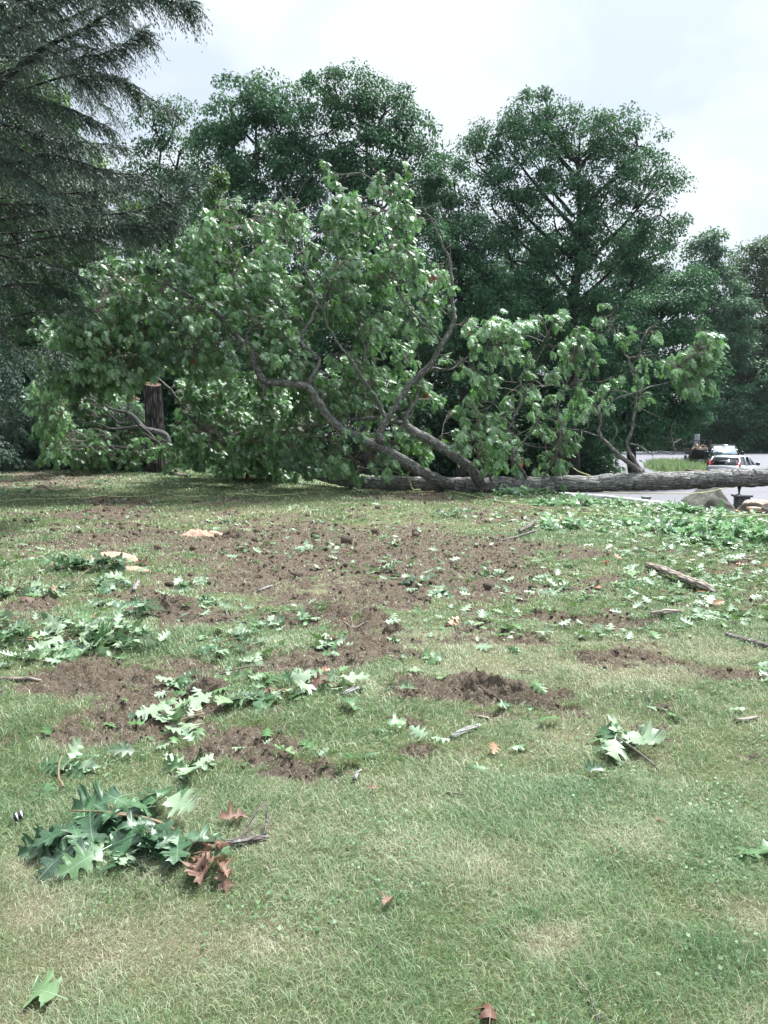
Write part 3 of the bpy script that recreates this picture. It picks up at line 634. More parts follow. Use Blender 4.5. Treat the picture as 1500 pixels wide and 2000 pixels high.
limb([(1228,866,18.8),(1249,872,18.7),(1272,887,18.7),(1291,883,18.7),(1314,887,18.7),(1316,864,18.7),(1312,850,18.7),(1314,840,18.7)], [.03,.026,.02,.018,.014,.012,.009,.004], 6)
limb([(1274,887,18.7),(1275,900,18.6),(1262,912,18.6),(1256,918,18.6)], [.012,.010,.008,.006], 5)
limb([(1234,720,18.8),(1243,700,18.8),(1249,680,18.8),(1262,650,18.8)], [.014,.011,.008,.004], 5)
limb([(1171,853,18.6),(1140,842,18.5),(1110,838,18.4),(1070,850,18.4)], [.022,.018,.012,.006], 6)
limb([(1010,938,19),(1000,880,18.9),(994,841,18.8),(1010,803,18.7),(1025,765,18.7),(1013,742,18.7),(1030,722,18.7),(1048,704,18.7),(1070,660,18.7)], [.06,.05,.042,.036,.03,.022,.018,.014,.006], 8)
limb([(1025,766,18.7),(1050,757,18.6),(1078,752,18.6),(1116,760,18.6),(1140,720,18.6)], [.022,.018,.015,.01,.005], 6)
limb([(1030,938,19),(1010,905,18.5),(998,891,18.4),(1020,865,18.4),(1044,834,18.4),(1050,800,18.4)], [.05,.04,.03,.024,.016,.008], 7)
limb([(1060,935,18.9),(1085,890,18.7),(1095,840,18.6),(1090,790,18.6),(1110,740,18.6),(1120,690,18.7)], [.04,.03,.024,.018,.012,.006], 7)
limb([(1000,745,18.7),(985,700,18.7),(965,660,18.7)], [.016,.012,.005], 5)
limb([(960,940,19),(930,880,18.5),(935,830,18.3),(960,790,18.3)], [.045,.03,.02,.008], 7)
limb([(1188,869,18.6),(1205,845,18.5),(1200,825,18.5)], [.018,.012,.005], 5)
limb([(480,842,24.5),(440,850,23),(400,840,22),(360,800,21.5),(330,760,21.3),(260,700,21),(190,660,21)], [.07,.06,.055,.05,.04,.03,.015], 8)
limb([(700,930,20.2),(690,900,19.5),(660,870,19.2),(600,850,19.2),(540,860,19.5)], [.05,.04,.03,.025,.012], 7)
SKP = np.concatenate(SK)
import itertools
def inside(poly, x, y):
    poly = np.array(poly, float); c = np.zeros(len(x), bool); j = len(poly) - 1
    for i in range(len(poly)):
        xi, yi = poly[i]; xj, yj = poly[j]
        c ^= ((yi > y) != (yj > y)) & (x < (xj - xi) * (y - yi) / (yj - yi + 1e-9) + xi); j = i
    return c
MAIN = [(85,715),(130,650),(160,560),(200,505),(260,490),(330,478),(400,450),(412,400),(440,390),(500,415),(560,400),(600,425),(640,410),(632,350),(665,355),(690,405),(725,410),(742,365),(800,350),(815,420),(855,480),(872,560),(868,640),(840,690),(790,720),(720,770),(640,800),(600,850),(560,915),(480,925),(390,905),(340,890),(330,760),(280,735),(200,760),(120,760)]
LOWER = [(640,700),(720,690),(760,760),(800,740),(870,770),(870,830),(840,880),(720,915),(650,935),(560,925),(520,850),(600,800)]
LEFTLOW = [(90,760),(250,780),(300,850),(330,900),(300,925),(180,905),(110,880),(80,830)]
RIGHT = [(925,720),(950,640),(1000,650),(1040,620),(1100,650),(1150,640),(1190,670),(1165,740),(1125,770),(1130,850),(1110,925),(1060,920),(1000,925),(930,905),(880,870),(860,810),(900,790)]
R2 = [(1290,700),(1330,665),(1370,645),(1400,690),(1392,735),(1350,765),(1315,750)]
def scatter(poly, n, d0, d1, r0=.28, r1=.5):
    a = np.array(poly); x = rng.uniform(a[:, 0].min(), a[:, 0].max(), n * 4); y = rng.uniform(a[:, 1].min(), a[:, 1].max(), n * 4)
    k = inside(poly, x, y); x, y = x[k][:n], y[k][:n]
    out = []
    for px, py in zip(x, y):
        d = d0 + (d1 - d0) * rng.random() ** 1.3
        out.append((px, py, d, rng.uniform(r0, r1)))
    return out
blobs = [(a, b, d + max(0, (b - 700) / 200) * (6.5 if a < 520 else 2.2), r * (.85 if b > 760 and a < 520 else 1)) for a, b, d, r in scatter(MAIN, 350, 17.7, 21.4)] + scatter(LOWER, 75, 18.2, 20.8, .25, .42) + scatter([(335,730),(560,730),(580,920),(440,915),(340,885)], 110, 20.5, 25.5, .3, .5) + scatter([(85,620),(290,620),(285,735),(160,780),(85,750)], 60, 18.5, 22, .3, .5) + scatter([(340,840),(560,850),(560,925),(440,915),(350,895)], 40, 22.5, 24.5, .25, .4) + scatter(LEFTLOW, 200, 28.9, 31.5, .4, .6) + scatter([(60,740),(120,720),(130,880),(70,890)], 40, 24, 27, .3, .5) + scatter([(90,840),(300,860),(340,880),(420,890),(400,920),(250,910),(110,900)], 46, 26.5, 28.0, .28, .45) + scatter([(85,700),(170,545),(260,520),(330,600),(330,720),(200,740)], 60, 17.4, 19.5, .3, .5) + scatter(RIGHT, 66, 18.3, 20.2, .18, .32) + scatter(R2, 20, 18.2, 19, .18, .3)
blobs += [(a, b, d, r) for a, b, d, r in scatter([(1120,650),(1225,640),(1215,760),(1125,860),(1100,800)], 16, 18.5, 19.3, .18, .28) + scatter([(1225,650),(1310,640),(1300,760),(1240,800)], 9, 18.6, 19.3, .15, .24) + scatter([(1330,640),(1405,650),(1405,760),(1340,770)], 4, 18.3, 19, .2, .3) + scatter([(900,620),(1130,610),(1120,700),(900,720)], 22, 18.3, 19.6, .2, .3)]
blobs += [(634,322,18,.16),(650,350,18,.2),(655,380,18,.2),(662,400,18,.2),(745,345,18.3,.2),(775,325,18.3,.22),(798,330,18.3,.16),(730,375,18.3,.25),(785,365,18.3,.2),(1183,598,18.8,.2),(1192,625,18.8,.22),(1180,650,18.8,.2),(1165,625,18.8,.12),
          (425,392,18.3,.18),(455,400,18.3,.2),(505,408,18,.2),(560,400,18,.2),(410,410,18.3,.18),(1030,630,18.6,.2),(1085,622,18.6,.15),(960,630,18.7,.15),(1380,655,18.4,.18),(1398,690,18.4,.18),(1215,735,18.7,.14),(1200,742,18.7,.12),(1255,740,18.6,.12),(1290,655,18.6,.14),
          (870,500,18.3,.2),(880,560,18.3,.12),(860,540,18.3,.25),(900,720,18.4,.25),(870,700,18.4,.15),(925,730,18.4,.2),(1075,930,18.3,.22),(1100,905,18.3,.2),(1100,940,18.3,.18),(690,935,19.3,.25),(480,915,23,.3),(430,905,25,.3),(380,900,26,.3),(540,925,22,.25),(350,880,26.5,.4),(360,850,26.5,.4),(400,860,25,.4),(180,560,18.5,.3),(150,700,19,.35),(110,720,19.5,.3),
          (940,820,17.9,.35),(960,850,17.9,.4),(920,860,17.9,.35),(975,880,17.9,.35),(940,900,18.0,.35),(905,830,17.9,.25),(900,880,18,.25),(1015,640,18.4,.2),(950,700,18.4,.3),(960,750,18.4,.3),(990,690,18.4,.3)]
wood = MB(); TW = []; sp_pos = []; sp_dir = []; sp_t = []
for (px, py, d, r) in blobs:
    c = P(px, py, d); c[2] = max(c[2], H(c[0], c[1]) + .15)
    k = np.argmin(np.linalg.norm(SKP - c, axis=1) + rng.random(len(SKP)) * .5 + np.maximum(0, SKP[:, 2] - c[2]) * .3); a = SKP[k]
    ax = c - a; L0_ = np.linalg.norm(ax); a = c - ax / L0_ * min(L0_, 1.3); ax = c - a; md = a + ax * .5 + rng.normal(size=3) * .10 + [0, 0, .12]
    L_ = np.linalg.norm(ax)
    br = tube(wood, [a, md, c], [.008 + .005 * L_, .008, .004], 4, 7, cap=False, wob=.15, seed=rng.integers(99))
    n = max(5, int(13 * (r / .38) ** 1.6)); tt = np.clip((.46 if px < 860 else .56) + rng.normal() * .2, 0, .97)  # lighter tint to the right: backlit look of those sprays put into colour
    for j in range(n):
        off = nrm(rng.normal(size=3)) * r * rng.random() ** .4; q = c + off
        s = br[min(6, max(2, int(rng.integers(2, 7))))]
        m_ = (s + q) / 2 + rng.normal(size=3) * .05
        TW.append((s, m_, q)); sp_pos.append(q); sp_dir.append(nrm(q - m_ + [.05, 0, -.05])); sp_t.append(.99 if (rng.random() < .002) else np.clip(tt + rng.normal() * .08, 0, .97))
sp_pos = np.array(sp_pos); sp_dir = np.array(sp_dir); sp_t = np.array(sp_t); per = 6
qx, qy = proj(sp_pos[:, 0], sp_pos[:, 1], sp_pos[:, 2]); FK = np.vstack([SKP, TRK[TRK[:, 0] > 1.5]]); kx, ky = proj(FK[:, 0], FK[:, 1], FK[:, 2]); keep = np.ones(len(qx), bool)
for i in range(len(qx)):       # the big limbs stand clear of the leaves in front of them; so does the stump
    dd_ = np.hypot(kx - qx[i], ky - qy[i]); j = np.argmin(dd_)
    if dd_[j] < 20 and sp_pos[i, 1] < FK[j, 1] + .25 and rng.random() < .8: keep[i] = False
    if 284 < qx[i] < 326 and 738 < qy[i] < 846 and sp_pos[i, 1] < 28.8: keep[i] = False
    if 130 < qx[i] < 340 and 765 < qy[i] < 868 and sp_pos[i, 1] < 27.4 and rng.random() < .6: keep[i] = False
for i in np.nonzero(keep)[0]: tube(wood, list(TW[i]), [.005, .004, .003], 3, 3, cap=False)
sp_pos, sp_dir, sp_t = sp_pos[keep], sp_dir[keep], sp_t[keep]
for i in range(170):           # bare twigs and snapped stubs on the limbs
    p_ = SKP[rng.integers(len(SKP))]; u_ = nrm(rng.normal(size=3) + [0, 0, .4]); l_ = rng.uniform(.12, .9) ** 1.3
    tube(wood, [p_, p_ + u_ * l_ * .5 + rng.normal(size=3) * .05, p_ + u_ * l_ + rng.normal(size=3) * .12], [.011, .008, .003 if l_ > .3 else .007], 5, 6, cap=False)
n = len(sp_pos); idx = np.repeat(np.arange(n), per); k = len(idx)
rad = nrm(rng.normal(size=(k, 3)))
ld = nrm(sp_dir[idx] * .5 + rad * .62 + np.array([.32, 0, -.8])); pos = sp_pos[idx] - sp_dir[idx] * (rng.random(k) * .09)[:, None] + ld * .03
up = nrm(rng.normal(size=(k, 3)) * .5 + np.array([.15, -.75, .75]))
Rm = frames(ld, up); tint = np.where(sp_t[idx] > .98, .99, np.clip(sp_t[idx] + rng.normal(size=k) * .2, 0, .97))
V, F, T, _ = instance(LO, pos, Rm, rng.uniform(.12, .235, k), tint)
n0 = len(V); Vw = np.concatenate(wood.V); Fw = [f + n0 for f in wood.order]; q4 = np.concatenate([f for f in Fw if f.shape[1] == 4])
npmesh('foliage', np.vstack([V, Vw]), [F, q4], [M['oak'], M['twig']], oak, dict(tint=np.concatenate([T, np.zeros(len(Vw))])), midx=np.concatenate([np.zeros(len(F), int), np.ones(len(q4), int)]))
print('oak leaves', k)

# stump left standing
sb = P(307, 900, 28.5); sb[2] = H(sb[0], sb[1])
stump = thing('tree_stump', sb, 'tall rough-barked stump with a pale fresh cut top, standing behind the lawn', 'stump')
topz = P(307, 750, 28.5)[2]
mb = MB(); nz = 44; k = 72; a = np.arange(k) * 2 * math.pi / k; zz = np.linspace(-.2, 1, nz); V = []
for z in zz:
    r = .33 + .12 * math.exp(-(max(z, 0)) * 6); cx = .03 * (1 - z)
    hgt = (topz - sb[2]) * z + (0 if z < 1 else 1) * 0
    rr = r + .05 * (np.abs(vn(np.cos(a) * 5 + 30 + z * .6, np.sin(a) * 5 + 30 + z * 1.6) * 2 - 1) - .4) + .03 * (vn(np.cos(a) * 1.5 + 9, np.sin(a) * 1.5 + z * 2) - .5)
    tilt = (np.sin(a) * .09 - np.cos(a) * .05) * max(0, (z - .9) / .1)
    V.append(np.stack([sb[0] - cx * 4 * 0 + rr * np.cos(a) - .10 * z, sb[1] + rr * np.sin(a), sb[2] + hgt + tilt], 1))
V = np.array(V); i = np.arange(nz - 1)[:, None] * k; j = np.arange(k)[None]; F = np.stack([i + j, i + (j + 1) % k, i + k + (j + 1) % k, i + k + j], -1).reshape(-1, 4)
sv = np.stack([np.tile(np.cos(a) * .3, nz), np.tile(np.sin(a) * .3, nz), np.repeat(zz * 2.6, k)], 1)
mb.add(V.reshape(-1, 3), F, sv=sv); mb.build('trunk', M['stump'], stump, True)
m = Mat('fresh_cut_wood'); q = m.obj(); vv = m.n('ShaderNodeTexWave', wave_type='RINGS', rings_direction='Z'); vv.inputs['Scale'].default_value = 9; vv.inputs['Distortion'].default_value = 2; m.l(q, vv.inputs['Vector'])
m.color(m.mix(vv.outputs['Fac'], (.13, .075, .045), (.18, .11, .07))); m.set(Roughness=.8); M['cut'] = m.m
cp = V[-1] + [0, 0, .004]; cc = cp.mean(axis=0); cc2 = cc + [0, 0, .01]
npmesh('cut_face', np.vstack([cp, cc2]), np.stack([np.arange(k), (np.arange(k) + 1) % k, np.full(k, k)], 1), M['cut'], stump)

# broken limbs heaped against the stump
def wood_thing(name, label, cat, base, limbs, mat='deadlimb', group=None, k=8, leaves=None):
    o = thing(name, base, label, cat, group)
    for pts, rads in limbs:
        mb = MB(); tube(mb, pts, rads, k, step=.07, wob=.03, ridge=.004, seed=rng.integers(50)); mb.build('branch', M[mat], o, True)
    return o
D = 27.4
def PP(l, d): return [P(a, b, d) for a, b in l]
wood_thing('broken_branch', 'grey forked bare branch heaped against the foot of the stump', 'branch', P(322, 880, D), [
 (PP([(335,884),(322,850),(300,842),(280,836),(260,812),(238,803),(216,798),(180,775),(155,768)], D), [.10,.12,.11,.10,.075,.06,.045,.03,.012]),
 (PP([(322,876),(304,858),(286,840),(272,830)], D - .3), [.03,.035,.04,.04]),
 (PP([(268,832),(245,836),(220,838),(186,826),(150,820),(110,818)], D - .1), [.06,.05,.045,.032,.02,.01]),
 (PP([(250,800),(252,785),(260,770),(262,758)], D), [.035,.03,.025,.015])])
wood_thing('broken_branch', 'long straight grey branch slanting up to the left from the stump', 'branch', P(240, 832, D + .3), [
 (PP([(245,826),(232,826),(215,810),(200,798),(180,782),(162,768),(140,752),(115,738)], D + .3), [.05,.05,.045,.04,.034,.03,.02,.01]),
 (PP([(240,822),(260,812),(275,800)], D + .2), [.03,.03,.02])])
wood_thing('broken_branch', 'dark curved branch low in the leaves left of the stump', 'branch', P(240, 880, 27), [(PP([(205,868),(225,872),(248,876),(270,884),(285,890)], 27), [.05,.055,.05,.045,.03])])
wood_thing('cut_log', 'pale curved log lying on the grass in front of the stump', 'log', G(340, 925), [([G(318,921)+[0,0,.05],G(330,926)+[0,0,.06],G(345,929)+[0,0,.06],G(365,932)+[0,0,.05]], [.05,.055,.055,.05]), ([G(320,923)+[0,0,.07],G(335,921)+[0,0,.09],G(350,919)+[0,0,.1]], [.03,.03,.02])], mat='palewood')
# crushed foliage round it

# ------------------------------------------------------------ leaves and sprigs on the lawn
def near_leaf_mat(name, stops, under, trf=.22, rough=.42):
    m = Mat(name); t = m.attr('tint'); lc = m.attr('lc', 'Vector'); s = m.n('ShaderNodeSeparateXYZ'); m.l(lc, s.inputs[0])
    ax = m.math('ABSOLUTE', s.outputs[0]); c = m.ramp(t, stops)
    bf = m.n('ShaderNodeNewGeometry').outputs['Backfacing']; c = m.mix(bf, c, m.mix(.75, c, under))
    mot = m.noise(30, 4, .6, lc); c = m.mix(m.ramp(mot, [(.45, 0.), (.8, .35)]), c, tuple(x * .55 for x in under))
    v = m.math('FRACT', m.math('MULTIPLY', m.math('SUBTRACT', s.outputs[1], m.math('MULTIPLY', ax, .55)), 5.5))
    vein = m.math('MAXIMUM', m.math('LESS_THAN', ax, .008), m.math('MULTIPLY', m.math('LESS_THAN', v, .06), .35))
    c = m.mix(m.math('MULTIPLY', vein, .28), c, tuple(min(1, x * 1.2 + .05) for x in under)); m.color(c); m.set(Roughness=rough)
    m.b.inputs['Specular IOR Level'].default_value = .5; m.bump(m.math('SUBTRACT', 1.0, vein), .3, .004); m.translucent(c, trf); return m.m
M['leaf'] = near_leaf_mat('near_oak_leaf', [(0, (.018, .050, .026)), (.4, (.05, .13, .055)), (.7, (.11, .20, .08)), (1, (.23, .33, .18))], (.28, .37, .25))
M['dead'] = near_leaf_mat('dead_oak_leaf', [(0, (.07, .028, .014)), (.5, (.12, .06, .038)), (1, (.22, .135, .095))], (.26, .16, .11), .12, .6)
TONE = dict(dark=(.12, .12), green=(.38, .18), pale=(.80, .16), mixed=(.48, .28), light=(.62, .22), brown=(.3, .25))
M['stem'] = plain('sprig_stem', (.19, .13, .08), .7)
def leaf_obj(name, pos, d, up, ln, tint, mat, tpl, parent=None, label=None, cat=None, group=None):
    V, T = tpl; Rm = frames(np.array([d]), np.array([up]))[0]; o_ = np.array(pos); W = V * ln @ Rm.T
    if parent is None:
        o = npmesh(name, W, [T], mat, None, dict(tint=np.full(len(V), tint), lc=V), True); o.location = o_; tag(o, label, cat, group)
    else: o = npmesh(name, W + o_, [T], mat, parent, dict(tint=np.full(len(V), tint), lc=V), True)
    return o
def one_leaf(px, py, label, ln=.17, tone='pale', az=None, up=None, kind='leaf', group=None, hgt=.035):
    g_ = G(px, py); az = rng.uniform(0, 6.28) if az is None else math.radians(az)
    d = np.array([math.cos(az), math.sin(az), rng.uniform(-.05, .12)]); u = np.array(up if up is not None else [rng.normal() * .2, -.25, 1.])
    dead = tone == 'brown'; m_, s_ = TONE[tone]; ln *= .84
    return leaf_obj('fallen_leaf', g_ + [0, 0, hgt] - d * ln * .45, d, u, ln, float(np.clip(m_ + rng.normal() * s_, 0, 1)), M['dead'] if dead else M['leaf'], (DEAD if dead else HI)[rng.integers(3 if dead else 8)], label=label, cat='leaf', group=group)
def sprig(px, py, label, n, sx, sy, ln=.17, tone='green', hgt=.05, stem=None, name='leafy_sprig', cat='sprig', group=None, browns=0, heading=None, flip=.3):
    ln *= .82; hgt *= .7; sy *= .85; n = int(math.ceil(n * .85))
    c = G(px, py); o = thing(name, c, label, cat, group)
    mb = MB()
    if stem:
        for pl in stem:
            q = [G(a, b) + [0, 0, .03 + .02 * i] for i, (a, b) in enumerate(pl)]; tube(mb, q, np.linspace(.006, .003, len(q)), 6, 8, wob=.02)
    m_, s_ = TONE[tone]; Ps = []; Rs = []; Ts = []; Ls = []
    nb = max(1, n // 7); hubs = np.column_stack([rng.uniform(-.7, .7, nb) * sx, rng.uniform(-.7, .7, nb) * sy]) if nb > 1 else np.zeros((1, 2))
    pc = []
    for h in hubs:
        e = np.array([h[0], h[1]]); z0 = H(c[0] + e[0], c[1] + e[1])
        pc.append(np.array([c[0] + e[0], c[1] + e[1], z0 + hgt * .7]))
        tube(mb, [c + [0, 0, .02], (c + pc[-1]) / 2 + [0, 0, .02], pc[-1]], [.005, .004, .003], 5, 5)
    for i in range(n):
        h = pc[i % nb]; a = rng.uniform(0, 6.28) if heading is None else heading + rng.normal() * .8
        lnn = ln * rng.uniform(.55, 1.25); d = np.array([math.cos(a), math.sin(a), rng.uniform(-.28, .2)]); r = rng.uniform(0, .35) * min(sx, sy)
        p = h + np.array([math.cos(a) * r, math.sin(a) * r, rng.uniform(0, hgt)])
        zz = H(p[0] + d[0] * lnn * .6, p[1] + d[1] * lnn * .6); d[2] = max(d[2], (zz + .02 - p[2]) / (lnn * .6))
        u = np.array([rng.normal() * .35, rng.normal() * .35 - .1, 1.]);
        if rng.random() < flip: u = -u
        Ps.append(p); Rs.append(frames(d[None], u[None])[0]); Ls.append(lnn); Ts.append(float(np.clip(m_ + rng.normal() * s_, 0, 1)))
    Ps, Rs, Ls, Ts = map(np.array, (Ps, Rs, Ls, Ts))
    if n <= 26:
        for i in range(n):
            V, T = HI[i % 8]; W = V * Ls[i] @ Rs[i].T + Ps[i]
            npmesh('leaf', W, [T], M['leaf'], o, dict(tint=np.full(len(V), Ts[i]), lc=V), True)
    else:
        V, F, T, lc = instance(HI, Ps, Rs, Ls, Ts); npmesh('foliage', V, F, M['leaf'], o, dict(tint=T, lc=lc))
    for i in range(browns):
        h = pc[i % nb]; a = rng.uniform(0, 6.28); d = np.array([math.cos(a), math.sin(a), .1])
        V, T = DEAD[i % 3]; W = V * ln * .9 @ frames(d[None], np.array([[rng.normal() * .5, rng.normal() * .5, 1.]]))[0].T + h + [0, 0, .04]
        b = npmesh('dead_leaf', W, [T], M['dead'], o, dict(tint=np.full(len(V), rng.uniform(.2, .9)), lc=V)); b['label'] = 'curled brown leaf on the sprig'
    if mb.V: mb.build('stem', M['stem'], o, True)
    return o
# the big near sprig, leaf by leaf: (px, py, tip px, tip py, tone, flip, height)
big = thing('leafy_branch', G(230, 1670), 'large cut sprig of broad dark green leaves in the lower left of the lawn', 'branch')
BL = [(280,1625,150,1640,.1,0,.10),(250,1620,130,1690,.25,0,.09),(200,1640,70,1672,.35,0,.07),(240,1600,120,1625,.3,0,.10),(330,1590,250,1575,.4,0,.10),(300,1620,330,1572,.55,0,.11),
 (265,1640,315,1600,.45,0,.14),(230,1620,300,1630,.5,0,.13),(178,1640,182,1702,.12,0,.10),(262,1650,250,1708,.3,0,.09),(200,1690,98,1742,.45,0,.06),(330,1600,405,1628,.8,1,.09),
 (300,1640,355,1668,.35,0,.07),(180,1680,90,1700,.3,0,.04),(240,1690,205,1725,.3,0,.05),(255,1680,232,1712,.8,1,.05),(130,1650,55,1690,.3,0,.05),(215,1650,160,1600,.35,0,.11),(290,1660,330,1700,.3,0,.05),
 (210,1660,240,1610,.2,0,.12),(150,1660,110,1655,.15,0,.09),(300,1600,270,1560,.4,0,.09),(230,1660,280,1690,.15,0,.08),(170,1640,140,1600,.4,0,.08)]
for i, (a, b, e, f, t, fl, hh) in enumerate(BL):
    p = G(a, b) + [0, 0, hh]; q = G(e, f) + [0, 0, hh * .45 + .02]; d = q - p; ln = float(np.linalg.norm(d)); ln = min(max(ln * .85, .12), .215)
    u = np.array([rng.normal() * .25, -.35 + rng.normal() * .2, 1.]) * (-1 if fl else 1)
    V, T = HI[[0, 1, 3, 2, 5][i % 5]]; W = V * [ln, ln, ln] @ frames(d[None], u[None])[0].T + p; npmesh('leaf', W, [T], M['leaf'], big, dict(tint=np.full(len(V), t + rng.normal() * .04), lc=V), True)
for i in range(26):
    a, b = min(300, max(120, 205 + rng.normal() * 62)), min(1690, max(1610, 1650 + rng.normal() * 24)); p = G(a, b) + [0, 0, rng.uniform(.02, .11)]; an = rng.uniform(0, 6.28); d = np.array([math.cos(an), math.sin(an) * .8, rng.uniform(-.5, .05)]); ln = rng.uniform(.12, .19); V, T = HI[i % 8]
    npmesh('leaf', V * ln @ frames(d[None], np.array([[rng.normal() * .35, rng.normal() * .3 - .2, 1.]]))[0].T + p, [T], M['leaf'], big, dict(tint=np.full(len(V), np.clip(rng.normal(.28, .17), 0, 1)), lc=V), True)
mb = MB(); tube(mb, [G(340,1640)+[0,0,.04], G(300,1640)+[0,0,.08], G(230,1635)+[0,0,.10], G(140,1625)+[0,0,.09]], [.008, .007, .005, .003], 6, 14); tube(mb, [G(250,1640)+[0,0,.10], G(190,1640)+[0,0,.1], G(130,1665)+[0,0,.07]], [.005, .004, .003], 6, 8)
mb.build('stem', M['stem'], big, True)
S = [ # px, py, label, n, sx, sy, ln, tone, hgt, extra
 (350,1665,'small sprig of fresh green leaves beside the lichen covered stick',6,.10,.08,.17,'green',.06,{}),
 (135,1510,'dark green sprig with a reddish stem above the large near sprig',11,.16,.14,.15,'green',.05,dict(stem=[[(122,1552),(120,1525),(122,1505)]])),
 (365,1510,'pale leaves lying flat above the lichen covered stick',8,.26,.12,.16,'light',.03,dict(flip=.7)),
 (400,1400,'bright pale green leaves spread flat below the turned clump of turf',16,.45,.18,.19,'pale',.05,dict(flip=.8)),
 (560,1352,'long spread of pale leaves with one brown leaf in the middle of the lawn',24,.62,.28,.18,'light',.06,dict(flip=.6,browns=2)),
 (345,1335,'few pale leaves on the torn soil left of centre',6,.24,.12,.17,'light',.03,dict(flip=.6)),
 (90,1255,'broad heap of pale and green leaves at the left edge of the lawn',110,1.0,.42,.20,'light',.10,dict(name='leaf_heap',cat='leaf heap',flip=.5,browns=1)),
 (60,1296,'scatter of pale leaves under the broad heap at the left edge',22,.55,.2,.17,'light',.04,dict(flip=.5)),
 (225,1262,'right end of the broad leaf heap, larger pale leaves',24,.4,.22,.20,'light',.07,dict(flip=.5)),
 (270,1205,'upright green sprig beside the small mound of soil',12,.26,.18,.21,'green',.12,{}),
 (160,1110,'dark leafy branch lying against the larger sawdust pile',60,.75,.30,.21,'green',.13,dict(name='leafy_branch',cat='branch',stem=[[(130,1150),(160,1130),(200,1105)]])),
 (100,1160,'mixed green and pale leaves with a brown leaf below the larger sawdust pile',46,.85,.38,.20,'mixed',.07,dict(browns=3)),
 (30,1160,'green leaves at the far left edge below the sawdust',18,.5,.25,.2,'mixed',.07,{}),
 (210,1140,'pale leaves just right of the dark leafy branch',14,.4,.2,.18,'light',.05,dict(flip=.6)),
 (205,1183,'small bunch of pale blue-green leaves alone on the grass at the left',7,.16,.10,.17,'pale',.05,{}),
 (425,1262,'dark green sprig above the turned clump of turf',16,.30,.32,.16,'green',.07,{}),
 (500,1297,'few pale leaves beside a thin twig left of centre',7,.22,.14,.15,'light',.04,dict(flip=.7)),
 (345,1155,'pale fan of leaves on the grass above the small mound of soil',9,.28,.14,.18,'pale',.06,dict(flip=.6)),
 (395,1142,'row of pale leaves right of the small mound of soil',14,.6,.12,.15,'light',.03,dict(flip=.6)),
 (600,1213,'thin row of pale leaves near the centre of the torn lawn',12,.55,.10,.15,'light',.03,dict(flip=.6)),
 (525,1225,'dark flattened sprig left of the thin row of pale leaves',12,.3,.16,.15,'mixed',.04,{}),
 (640,1258,'curled brown and pale leaves near the centre',9,.4,.16,.15,'light',.04,dict(flip=.6,browns=1)),
 (420,1180,'blue-green leaves at the edge of the torn soil',5,.22,.1,.15,'light',.03,{}),
 (700,1078,'row of pale leaves on the torn soil in the centre',26,1.0,.22,.16,'pale',.04,dict(flip=.6)),
 (745,1118,'bunch of pale leaves lying on bare soil in the centre',10,.3,.16,.17,'pale',.05,dict(flip=.6)),
 (815,1135,'small dark green sprig on torn soil right of centre',14,.34,.22,.17,'green',.10,{}),
 (860,1160,'green and pale leaves in a row right of the small dark sprig',14,.6,.16,.16,'mixed',.04,{}),
 (885,1010,'tuft of green leaves on the lawn in front of the trunk',18,.35,.3,.2,'green',.14,{}),
 (1090,1150,'leaves on the dark soil left of the brown leaf',14,.6,.2,.16,'mixed',.04,{}),
 (960,1125,'pale leaves caught at the edge of the long dark soil streak',9,.3,.16,.16,'light',.04,{}),
 (840,1290,'two blue-grey leaves on clean grass above the soil mound',3,.14,.08,.17,'pale',.03,{}),
 (40,970,'dark green leafy sprig lying over the rope at the far left',30,.9,.5,.2,'green',.14,{}),
 (190,945,'green leaves scattered at the foot of the thicket on the left',30,1.4,.6,.18,'green',.08,{}),
 (280,985,'blue-green leaves lying under the rope on the left',16,.8,.4,.17,'mixed',.05,{}),
 (60,1018,'pair of pale sprigs alone on the grass at the far left',8,.5,.1,.19,'light',.05,{}),
 (440,1020,'pale leaves above the smaller sawdust pile',14,.8,.25,.16,'light',.04,{}),
 (590,1022,'pale leaves above the torn soil in the middle distance',22,1.2,.35,.17,'pale',.04,{}),
]
GS = None
for it in S:
    sprig(*it[:9], **it[9])
# sprig with a long bare stem on the right
c10 = thing('leafy_sprig', G(1225, 1470), 'sprig of large pale leaves with a long bare stem, on the right side lawn', 'sprig')
for i, (a, b, e, f, t, fl, hh) in enumerate([(1200,1462,1162,1430,.35,0,.06),(1185,1462,1145,1450,.75,0,.05),(1190,1468,1155,1472,.3,0,.04),(1200,1470,1186,1500,.9,1,.07),(1200,1458,1210,1432,.8,1,.08),(1215,1462,1240,1448,.8,1,.05),(1220,1462,1258,1484,.9,1,.07),(1228,1460,1296,1486,.9,1,.06),(1282,1458,1252,1432,.75,1,.06),(1210,1466,1250,1458,.35,0,.04)]):
    p = G(a, b) + [0, 0, hh]; q = G(e, f) + [0, 0, hh * .4 + .02]; d = q - p; ln = min(max(float(np.linalg.norm(d)), .12), .20); V, T = HI[[0, 1, 3, 2, 5][i % 5]]
    u = np.array([rng.normal() * .2, -.2, 1.]) * (-1 if fl else 1); npmesh('leaf', V * ln @ frames(d[None], u[None])[0].T + p, [T], M['leaf'], c10, dict(tint=np.full(len(V), t), lc=V), True)
mb = MB(); tube(mb, [G(1200,1463)+[0,0,.07], G(1230,1480)+[0,0,.06], G(1262,1497)+[0,0,.04], G(1286,1511)+[0,0,.02]], [.003, .004, .005, .006], 6, 12); tube(mb, [G(1270,1500)+[0,0,.04], G(1280,1508)+[0,0,.03]], [.004, .003], 5, 4); mb.build('stem', M['twig'], c10, True)
